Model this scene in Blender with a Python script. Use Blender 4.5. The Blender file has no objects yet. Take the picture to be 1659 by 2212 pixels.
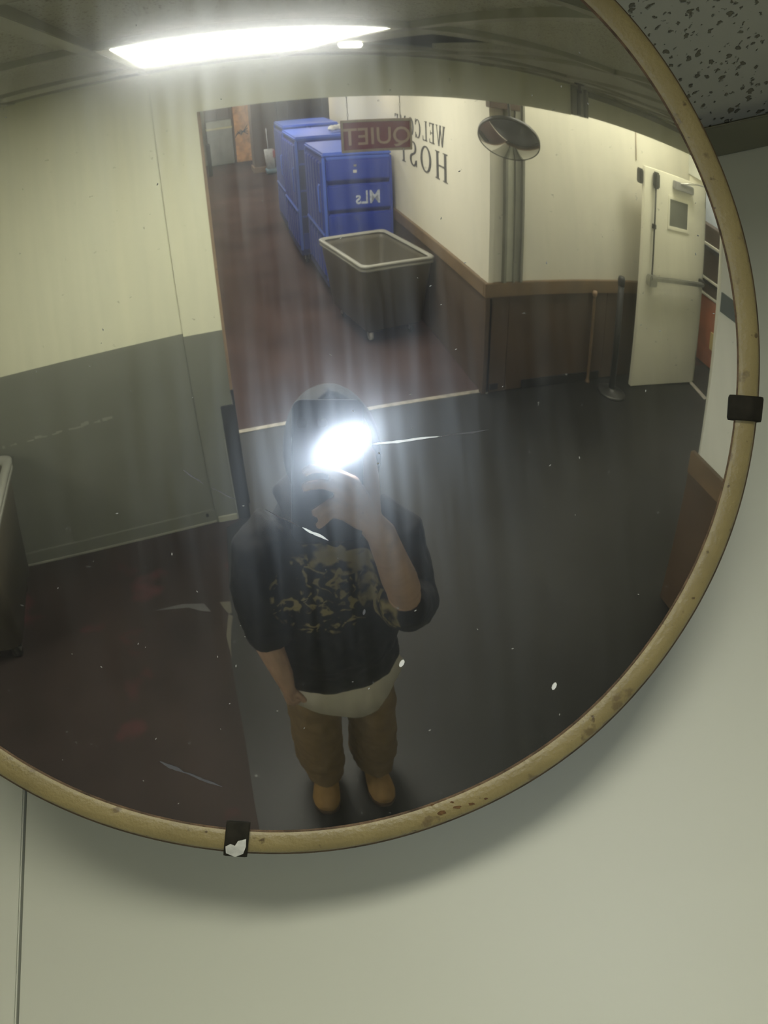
import bpy, bmesh, math, random
from mathutils import Vector, Matrix, noise
random.seed(7)
PI = math.pi
C = bpy.context.scene.collection
scene = bpy.context.scene

# ------------------------------------------------------------------ camera
CAM = Vector((0.0, 0.0, 2.03))
R_AX = Vector((0.98578906, 0.11865329, -0.1189173))
U_AX = Vector((0.15729126, -0.40338193, 0.90141138))
F_AX = Vector((-0.05898634, 0.90730613, 0.41631262))
cd = bpy.data.cameras.new('camera'); cam = bpy.data.objects.new('camera', cd); C.objects.link(cam)
M = Matrix((R_AX, U_AX, -F_AX)).transposed().to_4x4(); M.translation = CAM
cam.matrix_world = M
cd.sensor_fit = 'HORIZONTAL'; cd.sensor_width = 36.0; cd.lens = 2063.1 * 36.0 / 1659.0
cd.clip_start = 0.0005; cd.clip_end = 200
scene.camera = cam

# ------------------------------------------------------------------ world, exposure
w = bpy.data.worlds.new('world'); scene.world = w; w.use_nodes = True
w.node_tree.nodes['Background'].inputs[0].default_value = (0.55, 0.56, 0.5, 1)
w.node_tree.nodes['Background'].inputs[1].default_value = 0.02
scene.view_settings.view_transform = 'Standard'; scene.view_settings.look = 'None'
scene.view_settings.gamma = 1.0; scene.view_settings.use_curve_mapping = False
scene.view_settings.exposure = 0.66
scene.cycles.use_denoising = True
scene.cycles.max_bounces = 8; scene.cycles.glossy_bounces = 5; scene.cycles.diffuse_bounces = 5
scene.cycles.sample_clamp_indirect = 6.0

FIX = 21.0     # strength of the fluorescent diffusers

def area(name, loc, sx, sy, power, col=(1.0, 0.97, 0.84), rot=(0, 0, 0), spread=PI):
    l = bpy.data.lights.new(name, 'AREA'); l.shape = 'RECTANGLE'; l.size = sx; l.size_y = sy
    l.energy = power; l.color = col; l.spread = spread
    o = bpy.data.objects.new(name, l); C.objects.link(o); o.location = loc; o.rotation_euler = rot
    return o
# tubes of the corridor beyond the opening (its ceiling is above the header and out of sight)
area('corridor_lamp', (1.0, -4.4, 2.84), 1.1, 1.1, 44)
area('corridor_lamp', (0.9, -8.6, 2.84), 1.1, 1.1, 38)
area('corridor_lamp', (1.0, -13.0, 2.84), 1.1, 1.1, 55)
area('corridor_lamp', (1.3, -17.5, 2.84), 1.1, 1.1, 44)
area('corridor_spot', (2.0, -6.4, 2.80), 0.25, 0.25, 10, (1.0, 0.9, 0.72))
area('corridor_spot', (2.25, -10.6, 2.80), 0.25, 0.25, 12, (1.0, 0.86, 0.66))
area('unseen_passage_lamp', (3.0, -2.98, 2.84), 1.6, .5, 14)  # added unseen behind the header to brighten the back wall and door
area('unseen_passage_lamp', (4.22, -2.74, 2.84), .45, .22, 10)
area('side_room_lamp', (5.6, -3.3, 2.6), 0.5, 0.5, 14)

# ------------------------------------------------------------------ materials
MATS = {}
def nt(name):
    m = bpy.data.materials.new(name); m.use_nodes = True
    return m, m.node_tree, m.node_tree.nodes['Principled BSDF']
def srgb(r, g, b):
    f = lambda c: (c / 255) / 12.92 if c / 255 <= .04045 else (((c / 255) + .055) / 1.055) ** 2.4
    return (f(r), f(g), f(b), 1)
def mat(name, col, rough=.6, metal=0, var=.12, scale=8, bump=0, bscale=60, spots=None, spec=.5, coord='Object'):
    """principled with a slow tonal variation, fine relief and optional wear spots (colour, scale, threshold)"""
    if name in MATS: return MATS[name]
    m, t, b = nt(name); N = t.nodes; L = t.links
    tc = N.new('ShaderNodeTexCoord')
    n = N.new('ShaderNodeTexNoise'); n.inputs['Scale'].default_value = scale; n.inputs['Detail'].default_value = 5
    L.new(tc.outputs[coord], n.inputs['Vector'])
    r = N.new('ShaderNodeValToRGB')
    r.color_ramp.elements[0].position = .3; r.color_ramp.elements[1].position = .7
    r.color_ramp.elements[0].color = tuple(c * (1 - var) for c in col[:3]) + (1,)
    r.color_ramp.elements[1].color = tuple(min(1, c * (1 + var)) for c in col[:3]) + (1,)
    L.new(n.outputs['Fac'], r.inputs['Fac'])
    out = r.outputs['Color']
    if spots:
        for sc_col, sscale, thr in spots:
            n2 = N.new('ShaderNodeTexNoise'); n2.inputs['Scale'].default_value = sscale; n2.inputs['Detail'].default_value = 4
            L.new(tc.outputs[coord], n2.inputs['Vector'])
            r2 = N.new('ShaderNodeValToRGB'); r2.color_ramp.elements[0].position = thr; r2.color_ramp.elements[1].position = thr + .05
            r2.color_ramp.elements[0].color = (0, 0, 0, 1); r2.color_ramp.elements[1].color = (1, 1, 1, 1)
            L.new(n2.outputs['Fac'], r2.inputs['Fac'])
            mx = N.new('ShaderNodeMix'); mx.data_type = 'RGBA'
            L.new(r2.outputs['Color'], mx.inputs['Factor']); L.new(out, mx.inputs['A']); mx.inputs['B'].default_value = sc_col
            out = mx.outputs['Result']
    L.new(out, b.inputs['Base Color'])
    b.inputs['Roughness'].default_value = rough; b.inputs['Metallic'].default_value = metal
    b.inputs['Specular IOR Level'].default_value = spec
    if bump:
        n3 = N.new('ShaderNodeTexNoise'); n3.inputs['Scale'].default_value = bscale; n3.inputs['Detail'].default_value = 6
        L.new(tc.outputs[coord], n3.inputs['Vector'])
        bp = N.new('ShaderNodeBump'); bp.inputs['Strength'].default_value = bump; bp.inputs['Distance'].default_value = .002
        L.new(n3.outputs['Fac'], bp.inputs['Height']); L.new(bp.outputs['Normal'], b.inputs['Normal'])
    MATS[name] = m
    return m

cream = mat('cream_wall_paint', (.60, .60, .44, 1), .55, var=.03, scale=2, bump=.15, bscale=90)
wallpt = mat('mirror_wall_paint', (.50, .51, .41, 1), .5, var=.03, scale=3, bump=.03, bscale=160,
             spots=[((.36, .36, .28, 1), 26, .77)])
greyp = mat('grey_dado_paint', (.135, .14, .113, 1), .5, var=.06, scale=3, bump=.1)
scuffm = mat('scuff', (.22, .22, .185, 1), .7)
hallwhite = mat('corridor_white_paint', (.62, .60, .50, 1), .6, var=.03, scale=2, bump=.1, spots=[((.5, .48, .4, 1), 9, .76)])
rightwhite = mat('right_wall_paint', (.62, .63, .56, 1), .6, var=.03, scale=2)
blackfloor = mat('black_rubber_floor', (.0135, .0138, .0125, 1), .46, var=.25, scale=1.6, bump=.2, bscale=150,
                 spots=[((.07, .07, .06, 1), 38, .785)], spec=.3)
maroon = mat('maroon_carpet', (.066, .041, .036, 1), .95, var=.25, scale=1.3, bump=.6, bscale=260,
             spots=[((.075, .055, .048, 1), 24, .76)], spec=.1)
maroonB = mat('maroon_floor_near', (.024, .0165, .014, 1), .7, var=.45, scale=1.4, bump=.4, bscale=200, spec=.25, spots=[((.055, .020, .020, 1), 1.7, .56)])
stripm = mat('worn_metal_strip', (.38, .35, .29, 1), .45, .4, var=.3, scale=14)
woodr = mat('brown_rail_wood', (.135, .088, .046, 1), .5, var=.2, scale=5, bump=.2)
woodp = mat('brown_panel_laminate', (.070, .046, .029, 1), .55, var=.18, scale=3)
gridm = mat('grid_bar_pale', (.31, .31, .245, 1), .5, var=.05)
woodtrim = mat('light_wood_trim', (.26, .17, .10, 1), .5, var=.15)
blackm = mat('black_rubber', (.012, .012, .012, 1), .55, var=.2)
greymet = mat('grey_painted_metal', (.22, .22, .18, 1), .45, .1, var=.1, scale=6)
darkmet = mat('dark_metal', (.05, .05, .045, 1), .4, .6, var=.2)
steel = mat('brushed_steel', (.45, .45, .40, 1), .35, .85, var=.1, scale=20)
doorm = mat('cream_door_paint', (.74, .72, .58, 1), .45, var=.03, scale=3, spots=[((.45, .42, .33, 1), 11, .755)])
glassg = mat('wired_glass_grey', (.14, .145, .12, 1), .25, var=.1)
tbarm = mat('grid_bar_paint', (.19, .185, .125, 1), .5, var=.05)
fixframe = mat('fixture_frame_paint', (.62, .62, .48, 1), .45, var=.03)
bluem = mat('royal_blue_plastic', (.018, .045, .33, 1), .42, var=.12, scale=4, bump=.08, spots=[((.16, .24, .60, 1), 15, .76)])
bluel = mat('light_blue_plastic', (.050, .115, .52, 1), .45, var=.1, scale=4, spots=[((.35, .42, .75, 1), 22, .72)])
blued = mat('dark_blue_interior', (.012, .022, .13, 1), .6, var=.2, scale=4)
tubm = mat('grey_poly_tub', (.115, .103, .074, 1), .5, var=.08, scale=3, bump=.1, spots=[((.3, .3, .26, 1), 20, .77)])
tubrim = mat('pale_grey_tub_rim', (.28, .28, .24, 1), .45, var=.08, scale=6)
castm = mat('caster_white', (.6, .6, .57, 1), .5)
red = mat('dark_red_sign_face', (.16, .012, .022, 1), .5, var=.08, scale=8)
signfr = mat('sign_frame_brass', (.34, .29, .20, 1), .45, .3, var=.15, scale=30)
signlet = mat('sign_letter_tan', (.42, .30, .22, 1), .5)
ink = mat('black_lettering', (.02, .02, .02, 1), .6)
whiteink = mat('pale_lettering', (.42, .46, .55, 1), .6, var=.3, scale=40)
bluestripe = mat('slate_blue_stripe', (.05, .07, .075, 1), .5)
orange = mat('orange_panel', (.50, .17, .08, 1), .5, var=.15)
orangew = mat('orange_wood', (.62, .30, .10, 1), .5, var=.35, scale=6)  # own vivid orange of the far column, with broad tone variation
farbrown = mat('far_brown_wood', (.13, .085, .055, 1), .6, var=.2, scale=3)
farred = mat('far_dark_red', (.10, .035, .025, 1), .6, var=.2)
fargrey = mat('far_grey_metal', (.30, .31, .29, 1), .4, .2, var=.2, scale=2)
yellow = mat('yellow_label', (.7, .55, .2, 1), .5)
rimm = mat('cream_enamel_rim', (.25, .20, .084, 1), .42, var=.10, scale=40, bump=.3, bscale=500,
           spots=[((.10, .07, .03, 1), 210, .665), ((.16, .12, .055, 1), 90, .63)])
rustedge = mat('rusted_rim_edge', (.10, .062, .03, 1), .75, var=.5, scale=160, bump=.5, bscale=700)
rust = mat('rust_spot', (.11, .055, .016, 1), .85, var=.4, scale=900)
clipm = mat('dark_clip_paint', (.020, .018, .012, 1), .85, spec=.15, var=.3, scale=200)
clipmet = mat('chipped_clip_white', (.55, .55, .48, 1), .5, var=.2, scale=300)
fleckm = mat('white_paint_fleck', (.80, .80, .74, 1), .6)
backm = mat('fibreboard_back', (.13, .10, .07, 1), .9, var=.2, scale=40)
skin = mat('skin', (.34, .215, .155, 1), .55, var=.10, scale=30)
hairm = mat('dark_hair', (.015, .011, .009, 1), .5)
lipm = mat('lip', (.26, .11, .09, 1), .5)
eyem = mat('eye_dark', (.02, .016, .012, 1), .2)
pants = mat('tan_brown_cotton', (.175, .122, .066, 1), .9, var=.15, scale=14, bump=.4, bscale=300, spec=.1)
bootm = mat('wheat_nubuck', (.30, .185, .075, 1), .85, var=.12, scale=30, bump=.3, bscale=200, spec=.15)
solem = mat('brown_sole', (.07, .04, .02, 1), .7)
shirtm = mat('off_white_cotton', (.50, .465, .42, 1), .9, var=.06, scale=10, bump=.3, bscale=200, spec=.1)
phonem = mat('navy_phone_case', (.006, .009, .017, 1), .65, spec=.2)
lensm = mat('lens_glass', (.005, .005, .006, 1), .1)
mop = mat('mop_white', (.55, .56, .58, 1), .7, var=.2, scale=10)
mopb = mat('pale_blue_bucket', (.22, .34, .42, 1), .5)
redm = mat('red_cloth', (.4, .05, .04, 1), .7)
chain = mat('chain_metal', (.10, .10, .09, 1), .4, .6)
chromem = mat('convex_mirror_chrome', (.75, .75, .72, 1), .03, 1, var=.02)

def emis(name, col, s):
    m, t, b = nt(name); b.inputs['Base Color'].default_value = col
    b.inputs['Emission Color'].default_value = col; b.inputs['Emission Strength'].default_value = s
    return m
diffuser = emis('lit_diffuser', (1.0, .98, .86, 1), FIX)
diffuser_dim = emis('lit_diffuser_older', (1.0, .97, .84, 1), FIX * .8)
flashm = emis('phone_flash_led', (.80, .90, 1.0, 1), 2700.0)

# sweatshirt: charcoal cloth with a gold blotched chest print (flat print)
def sweatshirt_mat():
    m, t, b = nt('charcoal_sweatshirt'); N = t.nodes; L = t.links
    tc = N.new('ShaderNodeTexCoord'); sep = N.new('ShaderNodeSeparateXYZ'); L.new(tc.outputs['Object'], sep.inputs[0])
    def mth(op, a, bb=None, clamp=False):
        n = N.new('ShaderNodeMath'); n.operation = op; n.use_clamp = clamp
        for i, v in enumerate((a, bb)):
            if v is None: continue
            if isinstance(v, (int, float)): n.inputs[i].default_value = v
            else: L.new(v, n.inputs[i])
        return n.outputs[0]
    x, y, z = sep.outputs
    def ell(cx, cz, rx, rz, sharp=6):
        dx = mth('DIVIDE', mth('SUBTRACT', x, cx), rx); dz = mth('DIVIDE', mth('SUBTRACT', z, cz), rz)
        d = mth('ADD', mth('MULTIPLY', dx, dx), mth('MULTIPLY', dz, dz))
        return mth('MULTIPLY', mth('SUBTRACT', 1.0, d), sharp, True)
    ns = N.new('ShaderNodeTexNoise'); ns.inputs['Scale'].default_value = 34; ns.inputs['Detail'].default_value = 3; ns.inputs['Distortion'].default_value = 1.2
    L.new(tc.outputs['Object'], ns.inputs['Vector'])
    blot = mth('MULTIPLY', mth('SUBTRACT', ns.outputs['Fac'], .535), 14, True)
    scatter = mth('MULTIPLY', blot, ell(.080, 1.31, .13, .125))
    ns2 = N.new('ShaderNodeTexNoise'); ns2.inputs['Scale'].default_value = 24; ns2.inputs['Detail'].default_value = 2
    L.new(tc.outputs['Object'], ns2.inputs['Vector'])
    warp = mth('MULTIPLY', mth('SUBTRACT', ns2.outputs['Fac'], .41), 9, True)
    big = mth('MULTIPLY', mth('MAXIMUM', mth('MAXIMUM', ell(.080, 1.425, .06, .032), ell(.145, 1.395, .055, .032)), ell(.175, 1.33, .026, .08)), warp)
    front = mth('MULTIPLY', mth('ADD', y, .50), 20, True)
    fac = mth('MULTIPLY', mth('MULTIPLY', mth('MAXIMUM', scatter, big), front), .8)
    mx = N.new('ShaderNodeMix'); mx.data_type = 'RGBA'; L.new(fac, mx.inputs['Factor'])
    mx.inputs['A'].default_value = (.009, .009, .010, 1); mx.inputs['B'].default_value = (.26, .215, .105, 1)
    L.new(mx.outputs['Result'], b.inputs['Base Color'])
    b.inputs['Roughness'].default_value = .85; b.inputs['Specular IOR Level'].default_value = .25
    n3 = N.new('ShaderNodeTexNoise'); n3.inputs['Scale'].default_value = 240; L.new(tc.outputs['Object'], n3.inputs['Vector'])
    bp = N.new('ShaderNodeBump'); bp.inputs['Strength'].default_value = .3; bp.inputs['Distance'].default_value = .002
    L.new(n3.outputs['Fac'], bp.inputs['Height']); L.new(bp.outputs['Normal'], b.inputs['Normal'])
    return m
sweatm = sweatshirt_mat()

# scratched, slightly hazy acrylic mirror: sharp reflection plus two weak wide lobes and dust
def mirror_mat():
    m = bpy.data.materials.new('hazy_acrylic_mirror'); m.use_nodes = True; t = m.node_tree; N = t.nodes; L = t.links
    for n in list(N): N.remove(n)
    out = N.new('ShaderNodeOutputMaterial'); tc = N.new('ShaderNodeTexCoord')
    def gl(col, r):
        g = N.new('ShaderNodeBsdfAnisotropic'); g.inputs['Color'].default_value = col; g.inputs['Roughness'].default_value = r; return g
    sharp = gl((.80, .80, .77, 1), .018); core = gl((.9, .93, 1, 1), .15); haze = gl((.84, .91, .98, 1), .32)
    core.inputs['Anisotropy'].default_value = .24
    cx = N.new('ShaderNodeCombineXYZ'); cx.inputs[0].default_value = .42; cx.inputs[1].default_value = .906
    vt = N.new('ShaderNodeVectorTransform'); vt.vector_type = 'VECTOR'; vt.convert_from = 'OBJECT'; vt.convert_to = 'WORLD'
    L.new(cx.outputs[0], vt.inputs[0]); L.new(vt.outputs[0], core.inputs['Tangent'])
    dust = N.new('ShaderNodeBsdfDiffuse'); dust.inputs['Color'].default_value = (.42, .43, .38, 1)
    def mix(f, a, b):
        x = N.new('ShaderNodeMixShader')
        if isinstance(f, float): x.inputs[0].default_value = f
        else: L.new(f, x.inputs[0])
        L.new(a.outputs[0], x.inputs[1]); L.new(b.outputs[0], x.inputs[2]); return x
    # wiping streaks running up and down the mirror modulate the haze
    mp = N.new('ShaderNodeMapping'); mp.inputs['Scale'].default_value = (90, 7, 1); mp.inputs['Rotation'].default_value = (0, 0, math.radians(7))
    L.new(tc.outputs['Object'], mp.inputs['Vector'])
    ns = N.new('ShaderNodeTexNoise'); ns.inputs['Scale'].default_value = 1.6; ns.inputs['Detail'].default_value = 5
    L.new(mp.outputs['Vector'], ns.inputs['Vector'])
    mr = N.new('ShaderNodeMapRange'); mr.inputs['From Min'].default_value = .3; mr.inputs['From Max'].default_value = .7
    mr.inputs['To Min'].default_value = .012; mr.inputs['To Max'].default_value = .105
    L.new(ns.outputs['Fac'], mr.inputs['Value'])
    n2 = N.new('ShaderNodeTexNoise'); n2.inputs['Scale'].default_value = 420; n2.inputs['Detail'].default_value = 3
    L.new(tc.outputs['Object'], n2.inputs['Vector'])
    m2 = N.new('ShaderNodeMapRange'); m2.inputs['From Min'].default_value = .70; m2.inputs['From Max'].default_value = .80
    m2.inputs['To Min'].default_value = .016; m2.inputs['To Max'].default_value = .30
    L.new(n2.outputs['Fac'], m2.inputs['Value'])
    a = mix(.085, sharp, core); b = mix(mr.outputs[0], a, haze); c = mix(m2.outputs[0], b, dust)
    L.new(c.outputs[0], out.inputs[0])
    return m
mirrorm = mirror_mat()

# acoustic tile with dark fissures
def tile_mat():
    m, t, b = nt('fissured_acoustic_tile'); N = t.nodes; L = t.links
    tc = N.new('ShaderNodeTexCoord')
    nz = N.new('ShaderNodeTexNoise'); nz.inputs['Scale'].default_value = 330; nz.inputs['Detail'].default_value = 3
    L.new(tc.outputs['Object'], nz.inputs['Vector'])
    add = N.new('ShaderNodeMix'); add.data_type = 'RGBA'; add.inputs['Factor'].default_value = .005
    L.new(tc.outputs['Object'], add.inputs['A']); L.new(nz.outputs['Color'], add.inputs['B'])
    vs = []
    for sc, thr in ((230, .44), (130, .31)):
        v = N.new('ShaderNodeTexVoronoi'); v.inputs['Scale'].default_value = sc; v.inputs['Randomness'].default_value = 1
        L.new(add.outputs['Result'], v.inputs['Vector'])
        # each cell has its own pit size, so that some cells stay blank
        sp = N.new('ShaderNodeSeparateColor'); L.new(v.outputs['Color'], sp.inputs[0])
        mu = N.new('ShaderNodeMath'); mu.operation = 'MULTIPLY'; mu.inputs[1].default_value = thr; L.new(sp.outputs[0], mu.inputs[0])
        lt = N.new('ShaderNodeMath'); lt.operation = 'SUBTRACT'; L.new(mu.outputs[0], lt.inputs[0]); L.new(v.outputs['Distance'], lt.inputs[1])
        ml = N.new('ShaderNodeMath'); ml.operation = 'MULTIPLY'; ml.use_clamp = True; ml.inputs[1].default_value = 9; L.new(lt.outputs[0], ml.inputs[0]); vs.append(ml)
    mxm = N.new('ShaderNodeMath'); mxm.operation = 'MAXIMUM'; L.new(vs[0].outputs[0], mxm.inputs[0]); L.new(vs[1].outputs[0], mxm.inputs[1])
    mx = N.new('ShaderNodeMix'); mx.data_type = 'RGBA'; L.new(mxm.outputs[0], mx.inputs['Factor'])
    mx.inputs['A'].default_value = (.47, .47, .385, 1); mx.inputs['B'].default_value = (.19, .18, .125, 1)
    L.new(mx.outputs['Result'], b.inputs['Base Color']); b.inputs['Roughness'].default_value = .95
    bp = N.new('ShaderNodeBump'); bp.invert = True; bp.inputs['Strength'].default_value = .8; bp.inputs['Distance'].default_value = .002
    L.new(mxm.outputs[0], bp.inputs['Height']); L.new(bp.outputs['Normal'], b.inputs['Normal'])
    return m
tilem = tile_mat()

# ------------------------------------------------------------------ mesh helpers
class MB:
    def __init__(s): s.v = []; s.f = []
    def add(s, v, f):
        o = len(s.v); s.v += [tuple(p) for p in v]; s.f += [tuple(i + o for i in q) for q in f]; return s
    def box(s, x0, x1, y0, y1, z0, z1, mtx=None):
        v = [Vector((x, y, z)) for x in (x0, x1) for y in (y0, y1) for z in (z0, z1)]
        if mtx is not None: v = [mtx @ p for p in v]
        return s.add(v, [(0, 1, 3, 2), (4, 6, 7, 5), (0, 4, 5, 1), (2, 3, 7, 6), (0, 2, 6, 4), (1, 5, 7, 3)])
    def hexa(s, b4, t4):
        return s.add(list(b4) + list(t4), [(3, 2, 1, 0), (4, 5, 6, 7), (0, 1, 5, 4), (1, 2, 6, 5), (2, 3, 7, 6), (3, 0, 4, 7)])
    def tube(s, pts, radii, n=12, cap=True, ref=Vector((0, 0, 1)), flat=1.0):
        pts = [Vector(p) for p in pts]; rings = []; u = None
        for i, p in enumerate(pts):
            a = pts[max(i - 1, 0)]; b = pts[min(i + 1, len(pts) - 1)]; tt = (b - a).normalized()
            if u is None:
                r = ref if abs(tt.dot(ref)) < .8 else (Vector((0, 1, 0)) if abs(tt.y) < .8 else Vector((1, 0, 0)))
                u = tt.cross(r).normalized()
            u = (u - tt * u.dot(tt)).normalized(); vv = u.cross(tt).normalized()
            ra = radii[i] if isinstance(radii, (list, tuple)) else radii
            ru, rv = ra if isinstance(ra, (list, tuple)) else (ra, ra * flat)
            rings.append([p + u * ru * math.cos(2 * PI * k / n) + vv * rv * math.sin(2 * PI * k / n) for k in range(n)])
        return s.rings(rings, cap)
    def rings(s, rings, cap=True, closed=False):
        n = len(rings[0]); v = [p for r in rings for p in r]; f = []
        m = len(rings)
        for i in range(m if closed else m - 1):
            j = (i + 1) % m
            for k in range(n):
                f.append((i * n + k, i * n + (k + 1) % n, j * n + (k + 1) % n, j * n + k))
        if cap and not closed:
            f.append(tuple(range(n))[::-1]); f.append(tuple((m - 1) * n + k for k in range(n)))
        return s.add(v, f)
    def lathe(s, prof, n=48, mtx=None, cap=False):
        rings = [[Vector((r * math.cos(2 * PI * k / n), r * math.sin(2 * PI * k / n), z)) for k in range(n)] for r, z in prof]
        if mtx is not None: rings = [[mtx @ p for p in r] for r in rings]
        return s.rings(rings, cap)
    def disc(s, c, u, v, ru, rv, h, n=24):
        c = Vector(c); u = Vector(u); v = Vector(v); w_ = u.cross(v).normalized()
        a = [c + u * ru * math.cos(2 * PI * k / n) + v * rv * math.sin(2 * PI * k / n) for k in range(n)]
        return s.rings([a, [p + w_ * h for p in a]])
    def poly(s, pts2, depth, mtx):
        """extrude a flat outline (x, y) by depth along z"""
        a = [mtx @ Vector((x, y, 0)) for x, y in pts2]; b = [mtx @ Vector((x, y, depth)) for x, y in pts2]
        return s.rings([a, b])
    def build(s, name, m, parent=None, smooth=False, bevel=0, seg=2, loc=None):
        me = bpy.data.meshes.new(name); me.from_pydata(s.v, [], s.f)
        bm = bmesh.new(); bm.from_mesh(me); bmesh.ops.recalc_face_normals(bm, faces=bm.faces)
        if bevel:
            bmesh.ops.bevel(bm, geom=[e for e in bm.edges if len(e.link_faces) == 2 and e.calc_face_angle(0) > .5], offset=bevel, segments=seg, affect='EDGES', clamp_overlap=True)
        bm.to_mesh(me); bm.free()
        if smooth:
            for p in me.polygons: p.use_smooth = True
        if m is not None: me.materials.append(m)
        o = bpy.data.objects.new(name, me); C.objects.link(o)
        if parent is not None:
            o.parent = parent; o.matrix_parent_inverse = parent.matrix_basis.inverted()
        return o
def thing(name, label, cat, loc=(0, 0, 0), rz=0, group=None):
    o = bpy.data.objects.new(name, None); C.objects.link(o); o.location = loc; o.rotation_euler = (0, 0, rz)
    o.empty_display_size = .05
    o['label'] = label; o['category'] = cat
    if group: o['group'] = group
    return o
def tag(o, label, cat, group=None):
    o['label'] = label; o['category'] = cat
    if group: o['group'] = group
    return o
def struct(o, label=None):
    o['kind'] = 'structure'
    if label: o['label'] = label
    return o
def sempty(name, label=None):
    o = bpy.data.objects.new(name, None); C.objects.link(o); return struct(o, label)
def frame_m(o, x, y, z):
    m_ = Matrix((Vector(x), Vector(y), Vector(z))).transposed().to_4x4(); m_.translation = Vector(o); return m_
def remesh(mb, name, m, parent, vox=.006, smooth_it=3, wr=0, wscale=20, fac=.5):
    o = mb.build(name, m, parent)
    md = o.modifiers.new('r', 'REMESH'); md.mode = 'VOXEL'; md.voxel_size = vox
    s_ = o.modifiers.new('s', 'SMOOTH'); s_.iterations = smooth_it; s_.factor = fac
    dg = bpy.context.evaluated_depsgraph_get(); me = bpy.data.meshes.new_from_object(o.evaluated_get(dg))
    o.modifiers.clear(); o.data = me
    if wr:
        nm = [v.normal.copy() for v in me.vertices]
        for v, nn in zip(me.vertices, nm):
            p = v.co * wscale
            v.co += nn * wr * (noise.noise(Vector((p.x, p.y, p.z * .6))) + .5 * noise.noise(p * 2.3))
    for p in me.polygons: p.use_smooth = True
    if not me.materials: me.materials.append(m)
    return o

HC = 2.388      # underside of the ceiling grid
WY = 0.4620     # mirror wall at x = 0
WA = -0.0572    # its direction
def wy(x): return WY + math.tan(WA) * x
wallM = Matrix.Translation((0, WY, 0)) @ Matrix.Rotation(WA, 4, 'Z')
BY = -2.413     # plane of the jamb and header
HAx = .06
def hx(y): return 2.144 + HAx * (-3.416 - y)

# ------------------------------------------------------------------ floors
fl = MB().box(-3.3, 6.6, -3.45, .46, -.06, 0).build('floor', blackfloor); struct(fl, 'black rubber floor with scattered specks')
cp = MB().box(-.6, 6.6, -21.2, -3.45, -.06, 0).build('floor', maroon); struct(cp, 'maroon carpet running down the corridor')
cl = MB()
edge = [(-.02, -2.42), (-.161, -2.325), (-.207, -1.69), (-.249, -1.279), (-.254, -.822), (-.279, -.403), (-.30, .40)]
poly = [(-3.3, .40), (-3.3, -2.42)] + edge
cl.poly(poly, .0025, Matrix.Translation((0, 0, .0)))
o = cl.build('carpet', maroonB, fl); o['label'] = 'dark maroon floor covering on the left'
o = MB().box(.01, 2.25, -3.475, -3.425, -.001, .006).build('threshold_strip', stripm, fl, bevel=.002); o['label'] = 'worn pale metal strip between black floor and maroon carpet'
# worn pale patches along the carpet edge
wp = MB(); u_ = Vector((1, 0, 0)); v_ = Vector((0, 1, 0))
wp.poly([(-.60, -1.722), (-.42, -1.70), (-.36, -1.66), (-.31, -1.64), (-.34, -1.71), (-.45, -1.735)], .0006, Matrix.Translation((0, 0, .0026)))
o = wp.build('wear_patch', mat('worn_grey', (.055, .054, .052, 1), .8), fl)
wp = MB(); wp.poly([(-.26, -1.70), (-.205, -1.69), (-.207, -1.61), (-.222, -1.60), (-.24, -1.64)], .0006, Matrix.Translation((0, 0, .0026)))
wp.poly([(-.225, -1.60), (-.205, -1.58), (-.222, -1.50), (-.236, -1.40), (-.245, -1.30), (-.252, -1.45)], .0006, Matrix.Translation((0, 0, .0026)))
wp.build('wear_patch', mat('worn_tan', (.058, .053, .036, 1), .8), fl)

# ------------------------------------------------------------------ mirror wall (seen directly)
wm = sempty('wall_front', 'pale green-grey painted wall behind the round mirror')
sx = -.2307
MB().box(-3.4, sx - .0007, 0, .1, 0, 2.9, wallM).build('wall_panel', wallpt, wm, bevel=.0007)
MB().box(sx + .0007, 2.6, 0, .1, 0, 2.9, wallM).build('wall_panel', wallpt, wm, bevel=.0007)
MB().box(sx - .02, sx + .02, .004, .09, 0, 2.9, wallM).build('joint_backing', greyp, wm)

# ------------------------------------------------------------------ left wall and jamb, header
AL = -.0957
lwM = Matrix.Translation((-.2108, -2.4158, 0)) @ Matrix.Rotation(AL, 4, 'Z')   # +y side faces the room
lw = sempty('wall_left', 'cream wall with a grey painted dado left of the opening')
MB().box(-3.2, 0, -.12, 0, 1.2425, 2.6, lwM).build('upper_wall', cream, lw)
MB().box(-3.2, 0, -.12, .002, 0, 1.2425, lwM).build('dado', greyp, lw)
sc = MB()
for i in range(26):
    x0 = -1.02 + .036 * i * .62; zz = .845 + .004 * math.sin(i) + .0009 * i
    if random.random() < .25: continue
    sc.box(x0, x0 + random.uniform(.01, .04), .0021, .0027, zz, zz + random.uniform(.006, .022), lwM)
sc.build('scuff_mark', scuffm, lw)
bl = sempty('baseboard_left')
MB().box(-3.2, -.003, .0025, .016, .004, .105, lwM).build('base_strip', greyp, bl, bevel=.003)
MB().box(-3.2, -.003, .0025, .024, .0028, .018, lwM).build('toe_strip', mat('pale_toe', (.2, .2, .16, 1), .6), bl, bevel=.003)
MB().box(-.060, -.045, .016, .019, .06, .085, lwM).build('knock_mark', ink, bl)
jb = sempty('wall_jamb', 'narrow wall end left of the opening, cream above grey')
MB().box(-.2108, -.014, BY - .12, BY + .016, 1.232, 2.40).build('upper_wall', cream, jb)
MB().box(-.2108, -.014, BY - .12, BY + .018, 0, 1.232).build('dado', greyp, jb)
MB().box(-.078, -.008, BY - .125, BY + .026, 0.003, .805).build('corner_guard', blackm, jb, bevel=.003)
MB().box(-.086, -.080, BY + .0185, BY + .0245, 0.003, .6).build('guard_edge_strip', greymet, jb)
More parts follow.
